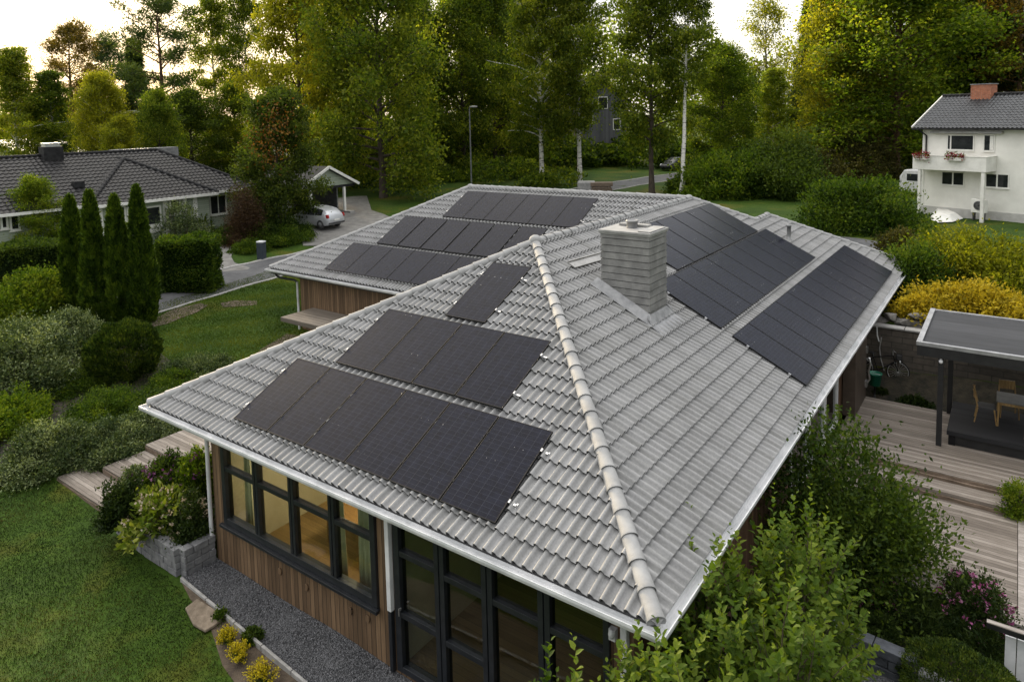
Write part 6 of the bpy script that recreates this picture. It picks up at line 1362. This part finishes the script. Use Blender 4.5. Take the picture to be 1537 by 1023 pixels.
q = AD(42,39.5); tree('willow_tree','broad_c',42,depth(q),276,86,'fresh','bark','small airy young tree in front of the bungalow window', pos=q)
shrub('bush',78,392,84,346,'fresh',.12,'loose light bush before the small paned window of the bungalow','shrub','spiky',2.2,pos=AD(78,39.8))
shrub('bush',272,372,64,306,'pale',.11,'wispy grey green bush behind the clipped hedge','shrub','spiky',1.3)
shrub('bush',300,352,40,322,'fresh',.11,'small wispy bush against the pale green wall','shrub','spiky',1.2)
shrub('conifer',371,370,36,290,'purple',.13,'bronze conical conifer beside the pale green wall','conifer','dome',6,wide=.35)
shrub('bush',345,368,44,338,'dark',.11,'low dark shrub left of the bronze conifer')
shrub('bush',392,366,60,318,'dark',.12,'dark shrub between the bronze conifer and the rowan')
shrub('bush',438,362,58,330,'dark',.12,'dark shrub under the rowan hiding the front of the silver car')
shrub('bush',420,372,90,346,'mid',.11,'low green shrub at the foot of the rowan')
shrub('bush',375,382,52,362,'mid',.10,'small green shrub beside the dark blue mailbox')
# ---- planter at the house corner
def zs_(px, py, z): return at_z(px, py, z)
PL = 'plants in the corner flower bed'
shrub('hosta',238,800,92,742,'hosta',.17,'yellow green hosta with broad leaves spilling over the block planter','plant','dome',3.2,PL,zb=.5,wide=.5,big=True,deep=.5,flowers=('cream',44,.075))
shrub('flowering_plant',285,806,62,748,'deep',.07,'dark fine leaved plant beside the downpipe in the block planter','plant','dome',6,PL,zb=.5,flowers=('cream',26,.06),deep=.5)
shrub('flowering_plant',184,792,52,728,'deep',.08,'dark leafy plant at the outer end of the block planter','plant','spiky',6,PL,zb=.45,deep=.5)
shrub('flowering_plant',258,748,84,690,'dark',.08,'bushy plant topped with mauve flowers at the back of the planter','plant','spiky',5,PL,zb=.5,flowers=('mauve',80,.085),deep=.6)
shrub('flowering_plant',300,752,50,676,'fresh',.08,'tall yellow green plant beneath the white downpipe','plant','spiky',5,PL,zb=.5,flowers=('mauve',30,.075),deep=.6)
shrub('flowering_plant',208,738,44,700,'pale',.06,'thin grey lavender with a few violet flowers by the steps','plant','spiky',3,PL,zb=.45,flowers=('mauve',34,.05),deep=.5)
# ---- yellow plants on the soil
def tuft(px, pyb, wpx, top, label):
    NSEED[0] += 1; rg = np.random.default_rng(NSEED[0]); q = G(px,pyb); r_ = wpx*mpp(q)/2; h = (pyb-top)*mpp(q)*.8; sm = MB(); Ps, Ds, Gp, Gd = [], [], [], []
    for i in range(46):
        a = rg.uniform(0,2*PI); e = rg.uniform(.0,1.25); p1 = np.array([math.cos(a)*r_*e, math.sin(a)*r_*e*.85, h*rg.uniform(.55,1.15)*(1-.32*e*e)]); p0 = p1*np.array([.25,.25,0]); p0[2] = 0; sm.tube([p0,(p0+p1)*.5+rg.normal(0,.02,3),p1],[.006,.005,.003],4,cap=False)
        m = 34; sv = rg.uniform(.5,1,m)[:,None]; Ps.append(p0+(p1-p0)*sv+rg.normal(0,.020,(m,3))); Ds.append(rg.normal(0,1,(m,3))+unit(p1-p0)); m = 10; sv = rg.uniform(.05,.6,m)[:,None]; Gp.append(p0+(p1-p0)*sv+rg.normal(0,.015,(m,3))); Gd.append(rg.normal(0,1,(m,3))+np.array([0,0,.5]))
    t = thing('yellow_flower', label, 'flower', tuple(q), 0, 'yellow tufts in the soil bed'); P = np.concatenate(Ps); n = len(P); link('blossoms', leaf_mesh('blossoms', P, np.concatenate(Ds), .032*rg.uniform(.6,1.3,n), .020, rg, rg.normal(.55,.2,n)), LM['bloom'], t)
    P = np.concatenate(Gp); n = len(P); link('foliage', leaf_mesh('foliage', P, np.concatenate(Gd), .06, .016, rg, rg.normal(.6,.15,n)), LM['mid'], t); sm.build('stem', M['twig'], t, local=True, fix=False)
for (px,pyb,wpx,top,lb) in ((343,964,30,934,'bright yellow flowering tuft nearest the flagstone'),(360,986,36,958,'bright yellow flowering tuft in the middle of the soil bed'),(394,1022,48,988,'bright yellow flowering tuft at the bottom edge of the photo')):
    tuft(px,pyb,wpx,top,lb)
shrub('bush',330,934,22,922,'mid',.05,'little green weed beside the flagstone','plant'); shrub('bush',378,966,30,948,'dark',.05,'dark green weed between the yellow tufts and the gravel','plant')
# ---- right garden
shrub('bush',1268,915,205,634,'dark',.10,'tall dense green bush standing against the house wall by the terrace','shrub','spiky',4,flat=.8,cap=34000,deep=.7)
ball('box_bush',1436,1090,165,994,'ball',.045,30000,'clipped rounded box bush at the bottom right','shrub',zb=.05,seed=5,vert=.2)
shrub('bush',1528,778,40,722,'fresh',.06,'small green bush at the right end of the terrace steps','shrub','dome',5,zb=.3)
shrub('yellow_juniper',1456,470,176,432,'gold',.13,'golden yellow low juniper spilling over the boulders behind the canopy','shrub','spiky',5,flat=.6,pos=at_y(1452,478,20.2))
shrub('yellow_juniper',1380,470,70,446,'gold',.12,'small golden juniper above the wall left of the canopy roof','shrub','spiky',5,flat=.6,pos=at_y(1380,484,19.4))
shrub('bush',1470,440,215,356,'yellow',.14,'broad sunlit yellow green bush in front of the white house','shrub','spiky',5,flat=.8,deep=.4)
shrub('bush',1365,452,90,365,'mid',.13,'green bush shading the roof corner at the far right eave','shrub','dome',5,deep=.5)
shrub('bush',1352,395,62,345,'brown',.13,'bronze tipped bush between the side drive and the yellow bush','shrub','spiky',4)
shrub('bush',1288,352,176,276,'mid',.19,'large glossy green bush on the lawn beyond the roof corner','shrub','spiky',5,deep=.8)
for i, (px,pyb,wpx,top,lm_,lb) in enumerate(((1075,300,122,236,'fresh','bright green bush right of the street bend'),(1125,298,120,226,'mid','broad green bush in the middle of the lawn border'),(1180,300,100,206,'dark','dark bush in front of the lime trees'),(1283,272,110,208,'brown','rounded olive brown bush left of the great lime trunk'),(1225,285,80,232,'brown','brownish shrub between the dark bush and the olive brown bush'),(1034,292,60,262,'mid','small bush at the foot of the white birch'))):
    shrub('bush',px,pyb,wpx,top,lm_,.24,lb,'shrub','dome',4.5,'bushes along the far lawn border')
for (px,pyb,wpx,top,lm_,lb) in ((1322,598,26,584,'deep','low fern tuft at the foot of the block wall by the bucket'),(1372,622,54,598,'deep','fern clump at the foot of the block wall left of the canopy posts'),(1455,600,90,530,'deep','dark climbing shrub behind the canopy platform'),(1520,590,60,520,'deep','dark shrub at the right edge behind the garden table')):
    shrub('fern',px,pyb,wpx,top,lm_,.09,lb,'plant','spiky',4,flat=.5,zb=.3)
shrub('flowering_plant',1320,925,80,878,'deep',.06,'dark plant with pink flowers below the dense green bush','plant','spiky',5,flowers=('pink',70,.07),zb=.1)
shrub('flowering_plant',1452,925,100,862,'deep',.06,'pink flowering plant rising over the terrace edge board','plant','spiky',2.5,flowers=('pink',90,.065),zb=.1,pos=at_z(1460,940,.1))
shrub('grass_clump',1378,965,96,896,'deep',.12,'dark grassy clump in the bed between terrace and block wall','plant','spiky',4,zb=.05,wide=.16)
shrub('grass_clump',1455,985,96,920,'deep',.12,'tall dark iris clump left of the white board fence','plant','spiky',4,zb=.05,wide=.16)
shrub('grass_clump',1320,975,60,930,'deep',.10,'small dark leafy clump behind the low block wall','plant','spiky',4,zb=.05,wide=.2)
b = MB(); q0 = at_z(1432,900,.28); 
for a_ in ([(0,0,0),(.02,.03,.35),(.05,.02,.55)],[(0,0,0),(.25,.02,.25),(.42,.05,.45)],[(0,0,0),(-.12,.0,.22),(-.2,.02,.3)]): b.tube(np.array(a_)+q0, [.012,.009,.006], 5)
t = thing('bare_rose', 'bare branching rose stem above the pink flowers by the terrace edge', 'plant', tuple(q0)); b.build('stem', M['twig'], t); rg = np.random.default_rng(2); P = np.concatenate([np.array(e)+rg.normal(0,.045,(26,3)) for e in ((.05,.02,.55),(.42,.05,.45),(-.2,.02,.3))]); link('leaves', leaf_mesh('leaves', P, rg.normal(0,1,(len(P),3)), .05, .03, rg, rg.uniform(0,1,len(P))), LM['purple'], t)
# flower boxes on the white house's balcony
for u0, lb in ((1.0,'red flowering window box on the left of the white balcony'),(3.0,'red flowering window box on the right of the white balcony')):
    t = thing('flower_box', lb, 'flower box', wloc(u0-.35,-1.55,3.78), ANG, 'flower boxes on the balcony'); LB('box', [(-.45,.45,-.10,.10,0,.2)], M['white_paint'], t); rg = np.random.default_rng(int(u0*10)); n = 260
    P = np.stack([rg.uniform(-.5,.5,n), rg.normal(-.05,.12,n), rg.normal(.30,.13,n)], 1); link('blossoms', leaf_mesh('blossoms', P[:170], rg.normal(0,1,(170,3)), .12, .10, rg, rg.uniform(0,1,170)), LM['redflower'], t); link('foliage', leaf_mesh('foliage', P[170:], rg.normal(0,1,(90,3)), .13, .08, rg, rg.uniform(0,1,90)), LM['mid'], t)
shrub('flowering_plant',1531,322,26,298,'mid',.12,'red flowering plant by the white house wall at the right edge','plant','dome',3,flowers=('redflower',22,.14))
shrub('bush',1440,318,44,298,'fresh',.13,'light green tuft in front of the grey cold frame','plant','spiky',3)
# ---- the near bush that leans over the gutter: shoots with paired leaves
def near_bush():
    rg = np.random.default_rng(77); lobes = [((.25,1.5,0),(.85,1.3,3.85)),((1.0,2.6,0),(1.1,1.5,3.85)),((1.25,.6,0),(1.3,1.25,3.75)),((.35,-.6,0),(1.25,.9,3.5)),((-.75,-1.15,0),(.85,.55,3.1))]
    Ps, Ds, Ls, Ts, Ns = [], [], [], [], []; sm = MB()
    for (c, r), ns_ in zip(lobes, (330,620,620,480,260)):
        d = rg.normal(0,1,(ns_,3)); d[:,2] = np.abs(d[:,2])*1.15-.1; d = unit(d); c = np.array(c); r = np.array(r)
        for i in range(ns_):
            inner = rg.uniform(.55,.93); p0 = c+d[i]*r*inner; g = unit(d[i]*np.array([.8,.8,.5])+np.array([0,0,.75])+rg.normal(0,.28,3)); ln = rg.uniform(.30,.68)*(1.25 if d[i][2] > .6 else 1); m = int(ln/.046); bend = rg.normal(0,.12,3)*ln; tc_ = rg.normal(.5,.13)
            s = np.arange(m)/m; Q = p0+g*(s*ln)[:,None]+bend*(s**2)[:,None]; sd_ = unit(np.cross(g, (0.3,.2,1.))); a = np.arange(m)*2.4+rg.uniform(0,6); rad = sd_*np.cos(a)[:,None]+np.cross(g, sd_)*np.sin(a)[:,None]
            Ps.append(Q); Ds.append(rad*.85+g*.75+rg.normal(0,.15,(m,3))); Ls.append(np.where(s > .8, .07, .122)*rg.uniform(.8,1.2,m)); Ts.append(tc_+.18*(s-.5)+rg.normal(0,.09,m)); Ns.append(np.cross(rad, np.cross(g, rad))+np.array([0,0,.6])+rg.normal(0,.2,(m,3)))
            if i % 3 == 0: sm.tube([c+np.array([0,0,.1])+d[i]*r*.15, p0, Q[m//2], Q[-1]], [.012,.008,.005,.003], 4, cap=False)
    P = np.concatenate(Ps); D = np.concatenate(Ds); Ln = np.concatenate(Ls); ti = np.concatenate(Ts); nb_ = np.concatenate(Ns)
    t = thing('leafy_bush', 'near bright green leafy bush leaning over the front roof corner and gutter', 'shrub', (1.0,.3,0))
    off = np.array([1.0,.3,0]); link('foliage', leaf_mesh('foliage', P-off, D, Ln, Ln*.60, rg, ti, True, nb_), LM['near'], t); sm.build('stem', M['twig'], t, fix=False)
near_bush()
# ---- things beyond counting: blades of grass, the undergrowth and the wood behind
def blades(name, n, xr, yr, inside, hgt, m_, wid=.012):
    rg = np.random.default_rng(len(name)+n); x = rg.uniform(*xr, n); y = rg.uniform(*yr, n); k = inside(x, y); x, y = x[k], y[k]; n = len(x); z = th(x,y)+noise_h(x,y)-.04
    P = np.stack([x,y,z], 1); D = rg.normal(0,.45,(n,3)); D[:,2] = 1; pat = .40+.20*np.sin(x*.9+1.3*np.sin(y*.7))*np.cos(y*1.1+x*.3)+.13*np.sin(x*2.3-y*1.7)
    o = link(name, leaf_mesh(name, P, D, hgt*rg.uniform(.5,1.4,n), wid, rg, pat+rg.normal(0,.16,n)), LM[m_]); tag(o, kind='stuff')
blades('grass', 260000, (-22,-4), (-8.5,-.15), lambda x, y: y < np.interp(x, [-14.6,-14.5,-11,-10.1,-9.2,-8.6,-8,-7,-5.6,-4], [-.25,-.45,-.55,-.70,-.84,-1.06,-1.29,-1.49,-1.69,-1.79])-.02*np.sin(x*9)-.03*np.sin(x*23), .040, 'grass')
blades('grass', 170000, (-31,-14.2), (2,17), lambda x, y: (x < -14.5) & ~((x > -17) & (y < 5.5)) & ~((y > 11.3) & (x > -21.9)), .07, 'lawn', .02)
def leaf_mass(name, cols, label, leafm, leaf, seed):
    rg = np.random.default_rng(seed); Ps = []; Ts = []
    for (px, dep, top, wpx, n) in cols:
        p = AD(px, dep); h = (proj(p)[1]-top)*mpp(p); r = wpx*mpp(p)/2; u = rg.beta(1.6,1.7,n); a = rg.uniform(0,2*PI,n); pr = np.sqrt(np.clip(1-((u-.42)/.60)**2,0.02,1))
        lum = 1+.22*np.sin(a*3+u*8+px)+.16*np.sin(a*5-u*17); rr_ = r*pr*lum*np.sqrt(rg.uniform(.25,1,n)); P = p+np.stack([np.cos(a)*rr_, np.sin(a)*rr_, u*h], 1); Ps.append(P)
        cl = (np.floor(a*2.2).astype(int)*11+np.floor(u*10).astype(int)*17+int(px)) % 61; Ts.append(.45+rg.normal(0,.08)+np.random.default_rng(3).normal(0,.15,61)[cl]+rg.normal(0,.12,n))
    P = np.concatenate(Ps); n = len(P); o = link(name, leaf_mesh(name, P, rg.normal(0,1,(n,3)), leaf*rg.uniform(.7,1.4,n), leaf*.65, rg, np.concatenate(Ts)), LM[leafm]); tag(o, kind='stuff')
rp = random.Random(9)
topf = lambda px: np.interp(px, [0,120,200,260,400,430,620,650,680,1050,1110,1220,1260,1537], [150,155,160,165,180,60,30,75,20,20,90,75,20,20])
leaf_mass('far_forest', [(px+rp.uniform(-14,14), rp.uniform(98,128), topf(px)+rp.uniform(-26,26), rp.uniform(70,110), 1500) for px in range(-120,1680,32)], '', 't_dark', .62, 1)
leaf_mass('far_forest', [(px+rp.uniform(-10,10), rp.uniform(84,96), 195+rp.uniform(-25,25), rp.uniform(60,100), 1300) for px in range(-100,1660,36)], '', 't_mid', .5, 5)
leaf_mass('undergrowth', [(px+rp.uniform(-8,8), rp.uniform(66,80), 252+rp.uniform(-22,10), rp.uniform(46,80), 900) for px in list(range(470,850,24))+list(range(1040,1230,24))], '', 't_mid', .30, 6)
